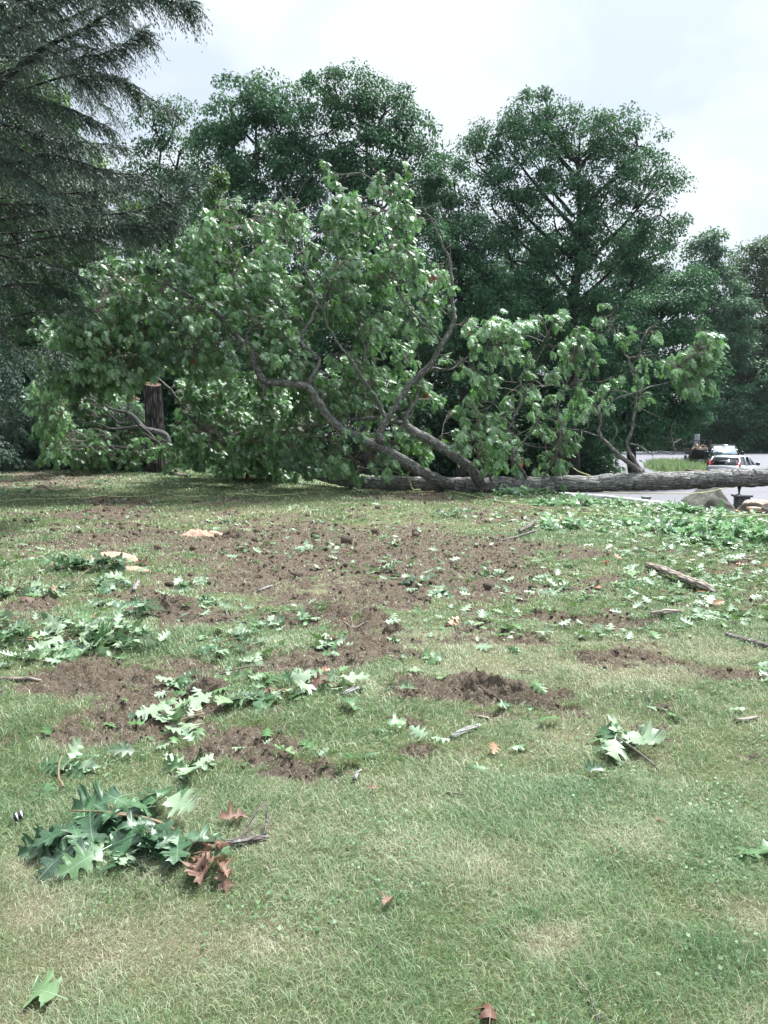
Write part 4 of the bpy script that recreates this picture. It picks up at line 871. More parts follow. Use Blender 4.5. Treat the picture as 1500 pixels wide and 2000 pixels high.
# brown sprig near the stick
br = thing('dead_sprig', G(400, 1720), 'curled brown dead leaves with one green leaf, below the lichen covered stick', 'sprig')
for i, (a, b, e, f, t, dd, hh) in enumerate([(405,1715,360,1690,.35,1,.06),(410,1710,375,1745,.7,1,.09),(400,1700,385,1765,.6,1,.05),(420,1705,400,1680,.25,1,.10),(425,1700,455,1680,.3,1,.10),(428,1712,446,1735,.7,1,.05),(436,1715,442,1755,.5,1,.03),(415,1690,450,1700,.6,0,.08),(395,1730,365,1720,.4,1,.05),(415,1720,430,1700,.8,1,.07)]):
    p = G(a, b) + [0, 0, hh]; q = G(e, f) + [0, 0, hh * .5 + .03]; d = q - p; ln = min(max(float(np.linalg.norm(d)) * .85, .08), .14); V, T = (DEAD if dd else HI)[i % 3]
    npmesh('dead_leaf' if dd else 'leaf', V * ln @ frames(d[None], np.array([[rng.normal() * .6, -.4, 1.]]))[0].T + p, [T], M['dead' if dd else 'leaf'], br, dict(tint=np.full(len(V), t), lc=V), True)
mb = MB(); tube(mb, [G(375,1690)+[0,0,.04], G(400,1700)+[0,0,.07], G(425,1712)+[0,0,.06]], [.004, .004, .003], 6, 6); mb.build('stem', M['stem'], br, True)
for a in [(778,1424,'pale star-shaped leaf on bare soil below the soil mound',.19,'pale',20),(812,1316,'small pale leaf at the upper left of the soil mound',.14,'pale',0),(845,1297,'blue-white leaf lying flat just above the soil mound',.17,'pale',190),(1015,1468,'small pale leaf in thick grass left of the long-stemmed sprig',.13,'pale',30),
          (930,1512,'small whitish leaf in the middle of the near lawn',.11,'pale',170),(1320,1408,'pale leaf standing out on lush grass at the right',.14,'pale',-70),(1437,1392,'blue-grey leaf near the short pale stick at the right',.12,'light',150),(1484,1678,'large pale leaf cut by the right edge of the photo',.2,'light',200),
          (72,1950,'single pale green leaf in the lower left corner',.19,'light',160),(1160,1518,'dark olive leaf flat in the grass below the long-stemmed sprig',.12,'green',180),(684,1385,'large pale leaf with drooping lobes beside the whitish stick',.2,'pale',-60),(88,1556,'green leaf hanging below the sprig with the reddish stem',.15,'green',-80),
          (350,1564,'small bright green leaf above the large near sprig',.12,'green',120),(862,1328,'yellowish leaf tip on the crest of the soil mound',.09,'pale',10),(985,1385,'pale green leaf on the front slope of the soil mound',.12,'light',20),(795,1355,'light leaf lying on the left part of the soil mound',.12,'light',160),
          (455,1612,'curled reddish brown leaf above the lichen covered stick',.14,'brown',20),(430,1115,'reddish brown leaf on a thin twig right of the larger sawdust pile',.17,'brown',10),(1160,1152,'dark brown curled leaf on the right side of the torn lawn',.2,'brown',90),(1289,1613,'tiny pinkish brown leaf on the near lawn at the right',.05,'brown',10),
          (958,1982,'dark brown leaf cut by the bottom edge of the photo',.13,'brown',80),(758,1778,'faded yellowish leaf half sunk in the near grass',.07,'brown',60),(728,1554,'small red-brown leaf at the lower edge of the torn soil',.06,'brown',0),(655,1345,'red-brown leaf at the end of the long spread of pale leaves',.09,'brown',0),
          (60,1178,'broad brown and pink leaf at the left under the mixed leaves',.24,'brown',20),(280,1103,'pinkish flake of bark beside the larger sawdust pile',.2,'brown',-40)]:
    one_leaf(*a)
# loose leaves nobody could count
LT = [(100,1120,190,60,120),(80,1255,230,60,160),(520,1345,260,40,90),(400,1220,300,60,90),(700,1080,300,50,170),(900,1120,260,50,120),(1180,1130,300,60,260),(1380,1110,200,60,520),(1650,1080,260,70,900),(1700,1300,260,90,200),(-150,1200,160,80,200),(1350,1060,220,50,900),(1180,1015,260,26,900),(1000,1015,240,26,260),(1430,1180,150,60,260),
      (1250,1020,220,22,900),(1420,1040,160,30,1100),(640,1010,300,30,220),(250,1010,300,40,160),(150,940,220,18,260),(420,945,160,16,200),(560,940,80,12,140),(700,955,90,10,140),(960,975,100,10,260),(1180,980,170,12,800),(1300,992,140,12,700),(1400,1003,150,12,700),(1200,1200,400,60,160),(750,1250,400,50,70),(300,1430,260,80,26),(500,1500,300,60,14),(1050,1400,400,120,16)]
Ps = []; 
for (a, b, rx, ry, n_) in LT:
    n_ = int(n_ * (.36 if n_ > 200 else .75))
    aa = rng.uniform(0, 6.28, n_); rr = rng.random(n_) ** .5 * .9
    Ps.append(np.column_stack([a + np.cos(aa) * rr * rx, b + np.sin(aa) * rr * ry, np.full(n_, n_ > 220)]))
Ps = np.concatenate(Ps); u, v = (Ps[:, 0] - CX) / FPX, (CY - Ps[:, 1]) / FPX; kk = math.cos(PITCH) + v * math.sin(PITCH); dz = (-math.sin(PITCH) + v * math.cos(PITCH)) / kk; y = np.clip(-EYE / dz, 1, 34); x = u / kk * y
z = height(x, y); k = len(x); az = rng.uniform(0, 6.28, k); dr = np.stack([np.cos(az), np.sin(az), rng.uniform(-.1, .35, k)], 1); up = nrm(np.stack([rng.normal(size=k) * .45, rng.normal(size=k) * .45, np.ones(k)], 1)) * rng.choice([1, -1], k, p=[.55, .45])[:, None]
lift = rng.random(k) ** 2 * np.where(Ps[:, 2] > 0, .07, .03) + .02
V, F, T, _ = instance(LO, np.stack([x, y, z + lift], 1), frames(dr, up), rng.uniform(.05, .15, k), np.where(rng.random(k) < .02, .99, np.clip(rng.normal(.5, .3, k), 0, .97)))
M['litterleaf'] = foliage_mat('loose_oak_leaf', [(0, (.03, .08, .03)), (.45, (.08, .17, .06)), (.8, (.12, .22, .09)), (1, (.20, .31, .16))], (.26, .36, .25), (.2, .34, .06), .45, .5, .2, brown=(.30, .15, .08))
tag(npmesh('leaf_litter', V, F, M['litterleaf'], None, dict(tint=T)), 'loose oak leaves strewn over the torn lawn', 'leaf litter', kind='stuff')
# heaps of cut leafy brush along the right edge of the lawn
def brush(px, py, label, n, sx, sy, hg, tone=.5, ln=(.12, .22)):
    c = G(px, py); o = thing('brush_heap', c, label, 'brush heap', 'heaps of cut leafy brush at the right edge of the lawn'); wood = MB(); P_ = []; D_ = []; T_ = []
    for i in range(n):
        a = rng.uniform(0, 6.28); r = rng.random() ** .6; x, y = c[0] + math.cos(a) * r * sx, c[1] + math.sin(a) * r * sy; z = H(x, y); h = hg * (1 - .75 * r * r) * rng.uniform(.35, 1.1)
        t = np.array([x + rng.normal() * .12, y + rng.normal() * .12, z + h]); s = np.array([x + rng.normal() * .15, y + rng.normal() * .15, z]); 
        tube(wood, [s, (s + t) / 2 + rng.normal(size=3) * .04, t], [.007, .005, .003], 4, 5, cap=False)
        for q in range(7): P_.append(t - (t - s) * rng.random() * .35); D_.append(nrm(rng.normal(size=3) * [1, 1, .5] + nrm(t - s) * .5 + [0, 0, -.15])); T_.append(np.clip(tone + rng.normal() * .17, 0, .97))
    P_ = np.array(P_); D_ = np.array(D_); k = len(P_); V, F, T, _ = instance(LO, P_, frames(D_, nrm(rng.normal(size=(k, 3)) * .5 + [0, 0, 1.])), rng.uniform(*ln, k), np.array(T_)); npmesh('foliage', V, F, M['oak'], o, dict(tint=T)); wood.build('stem', M['stem'], o, True)
brush(1390, 1045, 'tall bright green leafy brush heap in front of the large boulder', 60, 1.0, .6, .26, .40)
brush(1480, 1060, 'leafy brush heap at the right edge, in front of the round boulder', 60, .9, .6, .24, .38)
brush(1270, 1025, 'low leafy brush heap left of the large boulder', 46, 1.2, .5, .10, .3)
brush(1130, 985, 'low dark leafy brush under the trunk at the crest of the lawn', 50, 1.2, .5, .12, .35)
brush(1010, 968, 'leafy twigs lying under the middle of the trunk', 40, 1.0, .4, .16, .35)
brush(1100, 1035, 'thin bright green tuft of twigs below the rope', 14, .5, .3, .2, .4)
brush(1340, 1000, 'dark leafy brush at the foot of the large boulder', 36, .8, .4, .10, .35)

# ------------------------------------------------------------ sticks, logs, soil
def stick(pts, rads, label, mat='twig', name='stick', cat='stick', fork=None, group=None, ends=None):
    q = [G(a, b) + [0, 0, r * .9 + h] for (a, b, h), r in zip(pts, rads)]; o = thing(name, q[0] - [0, 0, .01], label, cat, group)
    mb = MB(); tube(mb, q, rads, 10, step=.02, ridge=max(rads) * .12, wob=.01, seed=rng.integers(50)); mb.build('wood', M[mat], o, True)
    for f in fork or []:
        mb = MB(); qq = [G(a, b) + [0, 0, h] for a, b, h in f[0]]; tube(mb, qq, f[1], 7, step=.02, wob=.01); mb.build('twig', M[mat], o, True)
    return o
M['lichenstick'] = bark_mat('lichen_stick', (.07, .055, .05), (.20, .17, .155), (.34, .30, .28), .9, 3, lich=(.58, .70, .66))
M['birch'] = bark_mat('spotted_stick', (.12, .11, .11), (.38, .37, .36), (.62, .61, .60), .7, 3)
stick([(335,1662,0),(390,1660,0),(430,1657,0),(480,1651,0),(505,1645,0),(521,1640,0)], [.016,.017,.017,.016,.015,.011], 'lichen covered stick with a forked end beside the large near sprig', 'lichenstick', fork=[([(472,1650,.02),(490,1632,.05),(510,1612,.10)], [.006,.005,.004]), ([(515,1641,.02),(525,1622,.05),(518,1605,.09)], [.008,.006,.003]), ([(430,1657,.02),(415,1648,.04)], [.004,.002])])
stick([(882,1446,0),(905,1434,0),(935,1421,0)], [.015,.017,.014], 'short spotted grey stick below the soil mound', 'birch')
stick([(1438,1412,0),(1476,1406,.0)], [.014,.015], 'short pale stick at the right edge of the near lawn', 'palewood')
stick([(928,1398,0),(955,1407,0)], [.008,.009], 'tan sliver of wood just above the spotted grey stick', 'palewood')
stick([(1265,1113,.02),(1300,1128,.03),(1340,1145,.03),(1372,1158,.03),(1396,1166,.02)], [.042,.046,.044,.046,.025], 'broken grey log lying on the right side of the lawn', 'palewood', name='broken_log', cat='log')
stick([(1272,1209,0),(1300,1204,.01),(1332,1197,.02)], [.03,.03,.02], 'short reddish brown chunk of branch on the right side of the lawn', 'palewood', fork=[([(1328,1210,.02),(1360,1217,.02)], [.012,.008])])
stick([(1195,1156,0),(1215,1172,.02),(1245,1185,.02),(1288,1200,.01)], [.005,.007,.008,.007], 'long thin dark twig left of the reddish chunk of branch')
stick([(1420,1243,0),(1455,1256,0),(1500,1268,0),(1530,1274,0)], [.02,.024,.026,.026], 'dark rotten branch running off the right edge of the lawn', 'lichenstick')
stick([(955,1052,.03),(985,1058,.04),(1045,1046,.05)], [.012,.014,.02], 'dead branch with a dark knob near the rope on the right', 'lichenstick', fork=[([(1015,1045,.06),(1035,1038,.10),(1045,1034,.10)], [.03,.035,.02])])
stick([(0,1332,.01),(40,1332,.01),(80,1333,.01)], [.012,.013,.010], 'thin pale stick at the left edge of the torn soil', 'palewood')
stick([(440,1197,0),(455,1210,.01),(490,1222,.01)], [.010,.012,.009], 'curved twig between two patches of leaves left of centre', 'lichenstick', fork=[([(462,1210,.02),(475,1188,.04),(478,1172,.03)], [.006,.005,.003])])
stick([(672,1226,.0),(692,1216,.01),(720,1224,.0)], [.006,.008,.005], 'forked pale twig on the torn soil in the centre', 'palewood', fork=[([(692,1216,.015),(684,1209,.03)], [.004,.003])])
stick([(668,1362,.01),(700,1354,.02)], [.014,.018], 'short whitish stick beside the large pale drooping leaf', 'birch')
stick([(262,1163,.0),(266,1155,.03),(272,1148,.04)], [.02,.022,.015], 'small upright grey stub on the grass right of the leaf patches', 'birch')
stick([(505,1158,.01),(530,1150,.02)], [.014,.012], 'short grey stick on torn soil left of centre', 'birch')
stick([(1118,1905,.01),(1140,1935,.012),(1156,1965,.01),(1168,2010,.01)], [.002,.003,.0032,.003], 'thin dark twig at the bottom edge of the lawn', 'lichenstick')
stick([(525,1693,.02),(530,1708,.01),(543,1722,.01)], [.002,.003,.0035], 'tiny forked twig below the lichen covered stick', 'twig', fork=[([(530,1708,.01),(533,1700,.03)], [.002,.001])])
stick([(985,1816,.01),(993,1822,.01)], [.004,.004], 'tiny stub of wood above the patch of yellow grass', 'palewood')
stick([(1010,1312,.01),(1040,1316,.01)], [.004,.004], 'thin dark twig on clean grass right of the soil mound')
stick([(1256,1350,.01),(1262,1362,.02),(1270,1372,.01)], [.003,.004,.003], 'bent pale twig on lush grass at the right')
stick([(870,1553,.01),(905,1557,.01)], [.004,.003], 'thin brown twig at the lower edge of the torn soil')
stick([(70,955,.02),(85,952,.03),(103,961,.02)], [.03,.035,.03], 'pale broken piece of branch on bare ground at the far left', 'palewood')
stick([(1430,1092,.02),(1460,1098,.04),(1475,1094,.04)], [.012,.014,.01], 'pinkish split branch among the leaves at the right edge', 'palewood')
stick([(430,1322,.01),(470,1315,.03),(520,1310,.02)], [.005,.006,.005], 'long thin pale twig crossing the torn soil left of centre', 'palewood')
stick([(690,1530,.01),(705,1520,.03)], [.010,.008], 'whitish chip of wood on the lower torn soil', 'birch')
# soil clods
m = Mat('torn_soil'); q = m.pos(); n1 = m.noise(70, 6, .75, q); m.color(m.ramp(n1, [(.32, (.028, .022, .016)), (.5, (.105, .085, .065)), (.72, (.22, .185, .145))])); m.set(Roughness=1.); m.b.inputs['Specular IOR Level'].default_value = .1; m.bump(n1, 1., .02); M['soil'] = m.m
import bmesh
def ico(sub):
    bm = bmesh.new(); bmesh.ops.create_icosphere(bm, subdivisions=sub, radius=1); V = np.array([v.co[:] for v in bm.verts]); F = np.array([[v.index for v in f.verts] for f in bm.faces]); bm.free(); return V, F
IV, IF = ico(2)
cl_t = []
for s in range(5):
    nn = np.array([mnoise.fractal(Vector(v) * 1.6 + Vector((s * 5, 0, 0)), .8, 2.2, 5) for v in IV]); cl_t.append((IV * (1 + .55 * nn[:, None]) * [1, 1, .7], IF))
# many small clods where the soil is bare
N_ = 120000; yy = 3.0 + 24 * rng.random(N_) ** 1.3; xx = (rng.random(N_) * 2 - 1) * (.56 * yy + .2); dd_ = dirt_at(xx, yy); kp = (dd_ > .35) & (rng.random(N_) < dd_ * .26 * np.clip(yy / 6, .5, 1.0))
xx, yy = xx[kp], yy[kp]; k = len(xx); zz = height(xx, yy); sz = np.exp(rng.normal(-4.95, .6, k)) * np.clip(yy / 7, .7, 1.7); Rm = frames(nrm(rng.normal(size=(k, 3))), nrm(rng.normal(size=(k, 3))))
JV, JF = ico(1); cs = []
for s in range(5):
    nn = np.array([mnoise.fractal(Vector(v) * 1.6 + Vector((s * 5, 3, 0)), .8, 2.2, 4) for v in JV]); cs.append((JV * (1 + .6 * nn[:, None]), JF))
V, F, T, _ = instance(cs, np.stack([xx, yy, zz + sz * .25], 1), Rm, sz, np.zeros(k)); print('clods', k)
tag(npmesh('soil_crumbs', V, F, M['soil'], None, None), 'crumbs of dark torn soil scattered over the bare patches', 'soil', kind='stuff')
M['sawdust'] = None
m = Mat('sawdust'); q = m.pos(); n1 = m.noise(120, 5, .7, q); m.color(m.ramp(n1, [(.3, (.28, .17, .12)), (.5, (.48, .31, .23)), (.75, (.62, .44, .33))])); m.set(Roughness=1.); m.bump(n1, .9, .015); M['sawdust'] = m.m
def mound(name, label, cat, px, py, rx, ry, h, mat, ang=0, rough=.4, parts=1):
    c = G(px, py); V = []; n = 46; 
    a = np.arange(n) * 2 * math.pi / n; rs = np.linspace(0, 1, 22)
    for r in rs:
        wv = 1 + .35 * (fbm(np.cos(a) * 1.5 + px, np.sin(a) * 1.5 + py, 3) - .5) * 2
        x = c[0] + np.cos(a) * r * rx * wv * math.cos(ang) - np.sin(a) * r * ry * wv * math.sin(ang); y = c[1] + np.cos(a) * r * rx * wv * math.sin(ang) + np.sin(a) * r * ry * wv * math.cos(ang)
        z = height(x, y) + h * (1 - r ** 2.4) * (1 - rough * .5 + rough * (fbm(x * 26, y * 26, 4, .75) * 1.2)) + .012 * (1 - r) - (.05 if r == 1 else 0)
        V.append(np.stack([x, y, z], 1) - c)
    V = np.array(V); i = np.arange(len(rs) - 1)[:, None] * n; j = np.arange(n)[None]; F = np.stack([i + j, i + n + j, i + n + (j + 1) % n, i + (j + 1) % n], -1).reshape(-1, 4)
    o = npmesh(name, V.reshape(-1, 3), F, M[mat], None, None, True); o.location = c; return tag(o, label, cat)
mound('sawdust_pile', 'larger pinkish sawdust pile on the left beside the dark leafy branch', 'sawdust pile', 222, 1092, .36, .26, .07, 'sawdust', -.4, .45)
mound('sawdust_pile', 'thin tail of sawdust trailing right below the larger pile', 'sawdust pile', 262, 1112, .26, .10, .02, 'sawdust', -.5, .8)
mound('sawdust_pile', 'smaller crumbly sawdust pile farther back, left of centre', 'sawdust pile', 398, 1051, .34, .2, .07, 'sawdust', 0, 1.0)
mound('soil_mound', 'dark loose soil mound turned up in the middle of the near lawn', 'soil mound', 990, 1360, .34, .11, .05, 'soil', -.62, .9)
mound('soil_mound', 'small rounded reddish soil mound on the left', 'soil mound', 335, 1186, .26, .2, .05, 'soil', 0, 1.0)
mound('turf_clod', 'overturned clump of dark turf left of centre', 'clump of turf', 405, 1352, .15, .09, .07, 'soil', .2, 1.2)
mound('turf_clod', 'dark clump of turf beside the smaller sawdust pile', 'clump of turf', 458, 1056, .24, .16, .09, 'soil', .2, 1.2)
mound('turf_clod', 'small dark clod alone on the lawn in the centre', 'clump of turf', 772, 1233, .10, .07, .05, 'soil', .2, 1.2)
# small striped cylinder in the grass at the left
pc_ = G(36, 1608); cpo = thing('striped_cap', pc_, 'small black cylinder with two white bands lying in the grass at the left edge', 'cap')
M['black'] = plain('black_plastic', (.02, .02, .025), .35); M['white'] = plain('white_paint', (.75, .75, .78), .5)
ax_ = np.array([.8, .45, .25]); ax_ /= np.linalg.norm(ax_); p0 = pc_ + [0, 0, .03] - ax_ * .014
mb = MB(); tube(mb, [p0, p0 + ax_ * .034], [.0155, .0145], 20, 6); mb.build('body', M['black'], cpo, True)
for s in (.009, .027): mb = MB(); tube(mb, [p0 + ax_ * s, p0 + ax_ * (s + .005)], [.0162, .0158], 20, 3); mb.build('band', M['white'], cpo, True)

# ------------------------------------------------------------ ropes
m = Mat('yellow_green_rope'); q = m.attr('sv', 'Vector'); wv = m.n('ShaderNodeTexWave', wave_type='BANDS', bands_direction='DIAGONAL'); wv.inputs['Scale'].default_value = 30; m.l(q, wv.inputs['Vector']); m.color(m.mix(wv.outputs['Fac'], (.36, .42, .17), (.55, .60, .34))); m.set(Roughness=.8); M['rope'] = m.m
def rope(pts, label, r=.008, name='rope'):
    mb = MB(); q = []
    for p in pts: q.append(G(p[0], p[1]) + [0, 0, (p[2] if len(p) > 2 else .03)] if len(p) < 4 else P(p[0], p[1], p[3]))
    b = np.array(q[len(q) // 2]); tube(mb, [x - b for x in q], [r] * len(q), 8, step=.06, wob=.03); o = mb.build(name, M['rope'], None, True); o.location = b; tag(o, label, 'rope')
rope([(-40,983),(0,981),(60,977),(100,976),(150,975),(160,977),(195,972),(250,972),(300,969),(312,964),(325,963),(345,970),(380,972),(405,970)], 'yellow-green rope lying slack across the lawn on the left')
rope([(440,967),(480,967),(520,970),(560,968),(600,966)], 'far faint end of rope showing in the grass left of the trunk', .008)
rope([(800,954,.04),(860,960,.05),(930,972,.05),(1000,985,.05),(1080,998,.06),(1160,1011,.08),(1240,1022,.12),(1320,1034,.18),(1420,1045,.3),(1500,1052,.35),(1600,1066,.3)], 'taut yellow-green rope running from the trunk to the right edge of the lawn')
rope([(1100,945,0,20),(1170,960,0,19.6),(1240,963,0,19.6),(1330,964,0,19.9),(1380,961,0,20.2),(1420,952,0,20.4),(1470,940,0,20.6)], 'thin line sagging behind the trunk across the large boulder', .012)
rope([(803,915,0,19.3),(797,928,0,19.35),(800,940,0,19.4),(806,955,0,19.35),(822,957,0,19.3)], 'end of yellow-green rope looped round the trunk', .016)
rope([(700,912,0,19.4),(740,917,0,19.5),(780,924,0,19.5),(803,932,0,19.4)], 'yellow-green rope stretched along the top of the trunk', .010)
rope([(1120,915,0,19.5),(1140,925,0,19.3),(1156,931,0,19.2)], 'short piece of yellow rope slanting behind the trunk', .014)

# ------------------------------------------------------------ boulders, pillar, posts
def stone_mat(name, a, b, c_, sc=3):
    m = Mat(name); q = m.obj(); n1 = m.noise(sc, 7, .65, q, .6); n2 = m.noise(sc * 12, 4, .7, q); col = m.ramp(n1, [(.3, a), (.55, b), (.75, c_)]); col = m.mix(m.math('MULTIPLY', n2, .5), col, a); m.color(col); m.set(Roughness=.9); m.bump(m.math('ADD', n1, m.math('MULTIPLY', n2, .5)), .8, .05); return m.m
M['rock'] = stone_mat('grey_green_rock', (.07, .07, .055), (.14, .14, .115), (.28, .28, .25)); M['rock2'] = stone_mat('mottled_rock', (.20, .12, .08), (.36, .32, .27), (.55, .52, .46), 2.2)
def boulder(name, label, planes, c, s, mat, rz=0, amp=.06, seed=0):
    bm = bmesh.new(); bmesh.ops.create_icosphere(bm, subdivisions=5, radius=1.0)
    for v in bm.verts:
        d = v.co.normalized(); r = 1.3
        for (nx_, ny_, nz_, k_) in planes:
            n = Vector((nx_, ny_, nz_)).normalized(); t = d.dot(n)
            if t > 1e-3: r = min(r, k_ / t)
        r *= 1 + amp * mnoise.fractal(d * 2.2 + Vector((seed, 0, 0)), .9, 2.1, 6) + amp * .4 * mnoise.fractal(Vector((d.x * 3, d.y * 3, d.z * 9 + d.x * 4)) + Vector((seed, 0, 0)), .9, 2.1, 5)
        v.co = d * r
    me = bpy.data.meshes.new(name); bm.to_mesh(me); bm.free(); me.materials.append(M[mat])
    for v in me.vertices: v.co = Vector((v.co.x * s[0], v.co.y * s[1], v.co.z * s[2]))
    me.polygons.foreach_set('use_smooth', [True] * len(me.polygons)); o = link(name, me); o.location = c; o.rotation_euler = (0, 0, rz); return tag(o, label, 'boulder')
bc = P(1390, 1000, 22.4)
boulder('boulder', 'large angular grey-green boulder with a pointed top under the right end of the trunk', [(-.62, -.12, .62, .62), (.78, -.1, .55, .60), (0, -1, .22, .62), (-1, 0, .1, .92), (1, 0, .05, .95), (0, 1, .3, .8), (.1, 0, 1, .93), (.25, -.9, .5, .62)], (bc[0] - .02, 22.4, -.95), (.98, .9, 1.0), 'rock', 0, .05, 3)
bc = P(1502, 1010, 20)
boulder('boulder', 'rounded brown and cream boulder at the right edge of the photo', [(0, 0, 1, .8), (-1, 0, 0, .95), (0, -1, 0, .9)], (bc[0] + .05, 20, -.82), (.68, .6, .6), 'rock2', .3, .10, 9)
# stone pillar with a lamp finial
pb = P(1446, 1008, 23.6); pb[2] = ZR; pil = thing('stone_pillar', pb, 'grey stacked-stone pillar with a slab cap and black lamp finial, behind the large boulder', 'pillar')
M['slate'] = stone_mat('stacked_stone', (.07, .075, .085), (.15, .155, .17), (.25, .26, .28), 5); M['capstone'] = stone_mat('cap_stone', (.11, .115, .125), (.17, .175, .19), (.24, .245, .26), 4); M['iron'] = plain('black_iron', (.012, .012, .014), .4, .6)
mb = MB(); pt = P(1440, 966, 23.6)[2]; rows = 9; hh = (pt - .07 - ZR) / rows
for r_ in range(rows):
    x = -.19
    while x < .18:
        w_ = min(rng.uniform(.09, .2), .19 - x)
        if w_ < .03: break
        for yy_ in (-.14, .05): box(mb, (pb[0] + x + w_ / 2, pb[1] + yy_ + rng.normal() * .006, ZR + (r_ + .5) * hh), (w_ - .008, .18, hh - .01), 0, .012)
        x += w_
box(mb, (pb[0], pb[1] - .04, ZR + (pt - .07 - ZR) / 2), (.33, .3, pt - .07 - ZR)); mb.build('shaft', M['slate'], pil)
mb = MB(); box(mb, (pb[0], pb[1] - .04, pt - .03), (.50, .46, .075), 0, .012); mb.build('cap', M['capstone'], pil)
mb = MB(); q = np.array([pb[0] - .10, pb[1] - .04, pt + .008]); prof = [(.0, .075), (.012, .075), (.02, .03), (.08, .025), (.10, .05), (.12, .03), (.17, .045), (.26, .07), (.34, .075), (.40, .05), (.44, .01)]
tube(mb, [q + [0, 0, a] for a, r in prof], [r for a, r in prof], 14, 40); mb.build('lamp_finial', M['iron'], pil, True)
def post(px, py0, py1, d, w_, label, mat, name='post', cap=None, cat='post', zb=None, lean=0):
    t = P(px, py0, d); b = t.copy(); b[2] = H(t[0], t[1]) - .02 if zb is None else zb; h = t[2] - b[2]; o = thing(name, b, label, cat)
    mb = MB(); box(mb, (b[0], b[1], b[2] + h / 2), (w_, w_, h), .2, w_ * .06); mb.build('shaft', M[mat], o)
    if cap: mb = MB(); box(mb, (b[0], b[1], b[2] + h + cap[1] / 2), (cap[0], cap[0], cap[1]), .2, .01); mb.build('cap', M[cap[2]], o)
    return o
M['conc'] = plain('concrete', (.20, .21, .215), .85); M['oldwood'] = plain('old_timber', (.09, .06, .045), .85); M['tan'] = plain('tan_timber', (.46, .38, .28), .8)
post(1262, 972, 990, 29.2, .27, 'squat grey concrete block post standing by the roadside kerb', 'conc', 'concrete_post', (.30, .05, 'conc'))
post(1292, 979, 990, 28.6, .09, 'small pale marker post by the roadside kerb', 'white', 'marker_post')
post(1472, 998, 1012, 17.2, .11, 'short dark wooden post with a tan block cap before the round boulder', 'oldwood', 'wooden_post', (.24, .09, 'tan'))
post(1362, 848, 880, 72, .36, 'tall weathered grey post behind the trailer', 'conc', 'roadside_post', zb=ZR)
a = P(1340, 914, 49); b = P(1398, 917, 46.5); tb = thing('timber_edging', (a[0], a[1], ZR), 'brown landscape timber lying along the verge in front of the trailer', 'timber'); mb = MB(); dd = b - a; box(mb, ((a[0] + b[0]) / 2, (a[1] + b[1]) / 2, ZR + .13), (math.hypot(dd[0], dd[1]), .2, .2), math.atan2(dd[1], dd[0]), .02); M['tim'] = plain('edging_timber', (.17, .10, .07), .85); mb.build('beam', M['tim'], tb)

# ------------------------------------------------------------ vehicles (local: +y forward)
M['silver'] = plain('silver_paint', (.55, .57, .60), .28, .25); M['blackpaint'] = plain('black_paint', (.015, .02, .017), .12); M['rubber'] = plain('rubber', (.015, .015, .016), .8)
M['red'] = plain('red_lens', (.42, .012, .02), .2); M['clear'] = plain('clear_lens', (.65, .68, .7), .15); M['rim'] = plain('wheel_rim', (.35, .36, .38), .35, .7)
m = Mat('dark_glass'); m.set(Roughness=.03); m.b.inputs['Base Color'].default_value = (.012, .016, .02, 1); m.b.inputs['Specular IOR Level'].default_value = 1.0; M['glass'] = m.m
m = Mat('sky_tinted_glass'); m.set(Roughness=.06, Metallic=.75); m.b.inputs['Base Color'].default_value = (.62, .70, .78, 1); M['skyglass'] = m.m  # pale blue metallic base: the sky's reflection is put into the colour
class Veh:
    def __init__(s, name, loc, fwd, label, cat):
        s.o = thing(name, loc, label, cat); rz = math.atan2(-fwd[0], fwd[1]); s.R = np.array([[math.cos(rz), -math.sin(rz), 0], [math.sin(rz), math.cos(rz), 0], [0, 0, 1]]); s.c = np.array(loc, float)
    def W(s, V): return np.asarray(V, float) @ s.R.T + s.c
    def part(s, name, mb, mat, smooth=False, parent=None):
        mb.V = [s.W(v) for v in mb.V]
        o = mb.build(name, M[mat], None, smooth); o.parent = parent or s.o
        o.location = -Vector(s.c) if parent is None else (0, 0, 0); return o
    def loft(s, name, st, mat, smooth=False, close=True):
        """st: list of (y, [(x,z)...]) half sections from outer bottom to the centre top"""
        mb = MB(); K = len(st[0][1]); V = []
        for y, sec in st:
            full = [(x, z) for x, z in sec] + [(-x, z) for x, z in sec[::-1] if x > 1e-6]; V += [(x, y, z) for x, z in full]
        n = len(full); V = np.array(V); i = np.arange(len(st) - 1)[:, None] * n; j = np.arange(n)[None]
        F = np.stack([i + j, i + (j + 1) % n, i + n + (j + 1) % n, i + n + j], -1).reshape(-1, 4); fs = [F]
        if close: fs += [np.arange(n)[None, ::-1], (len(st) - 1) * n + np.arange(n)[None]]
        mb.add(V, fs); return s.part(name, mb, mat, smooth)
    def bx(s, name, c, sz, mat, bev=.02, parent=None):
        mb = MB(); box(mb, c, sz, 0, bev); return s.part(name, mb, mat, parent=parent)
    def wheel(s, x, y, r, w_):
        sg = 1 if x > 0 else -1; mb = MB(); tube(mb, [(x - w_ / 2, y, r), (x - w_ / 2 + .01, y, r), (x + w_ / 2 - .01, y, r), (x + w_ / 2, y, r)], [r * .9, r, r, r * .9], 22, 8); o = s.part('wheel', mb, 'rubber', True)
        mb = MB(); tube(mb, [(x + sg * w_ * .40, y, r), (x + sg * (w_ / 2 + .02), y, r)], [r * .62, r * .55], 16, 3); s.part('rim', mb, 'rim', parent=o)
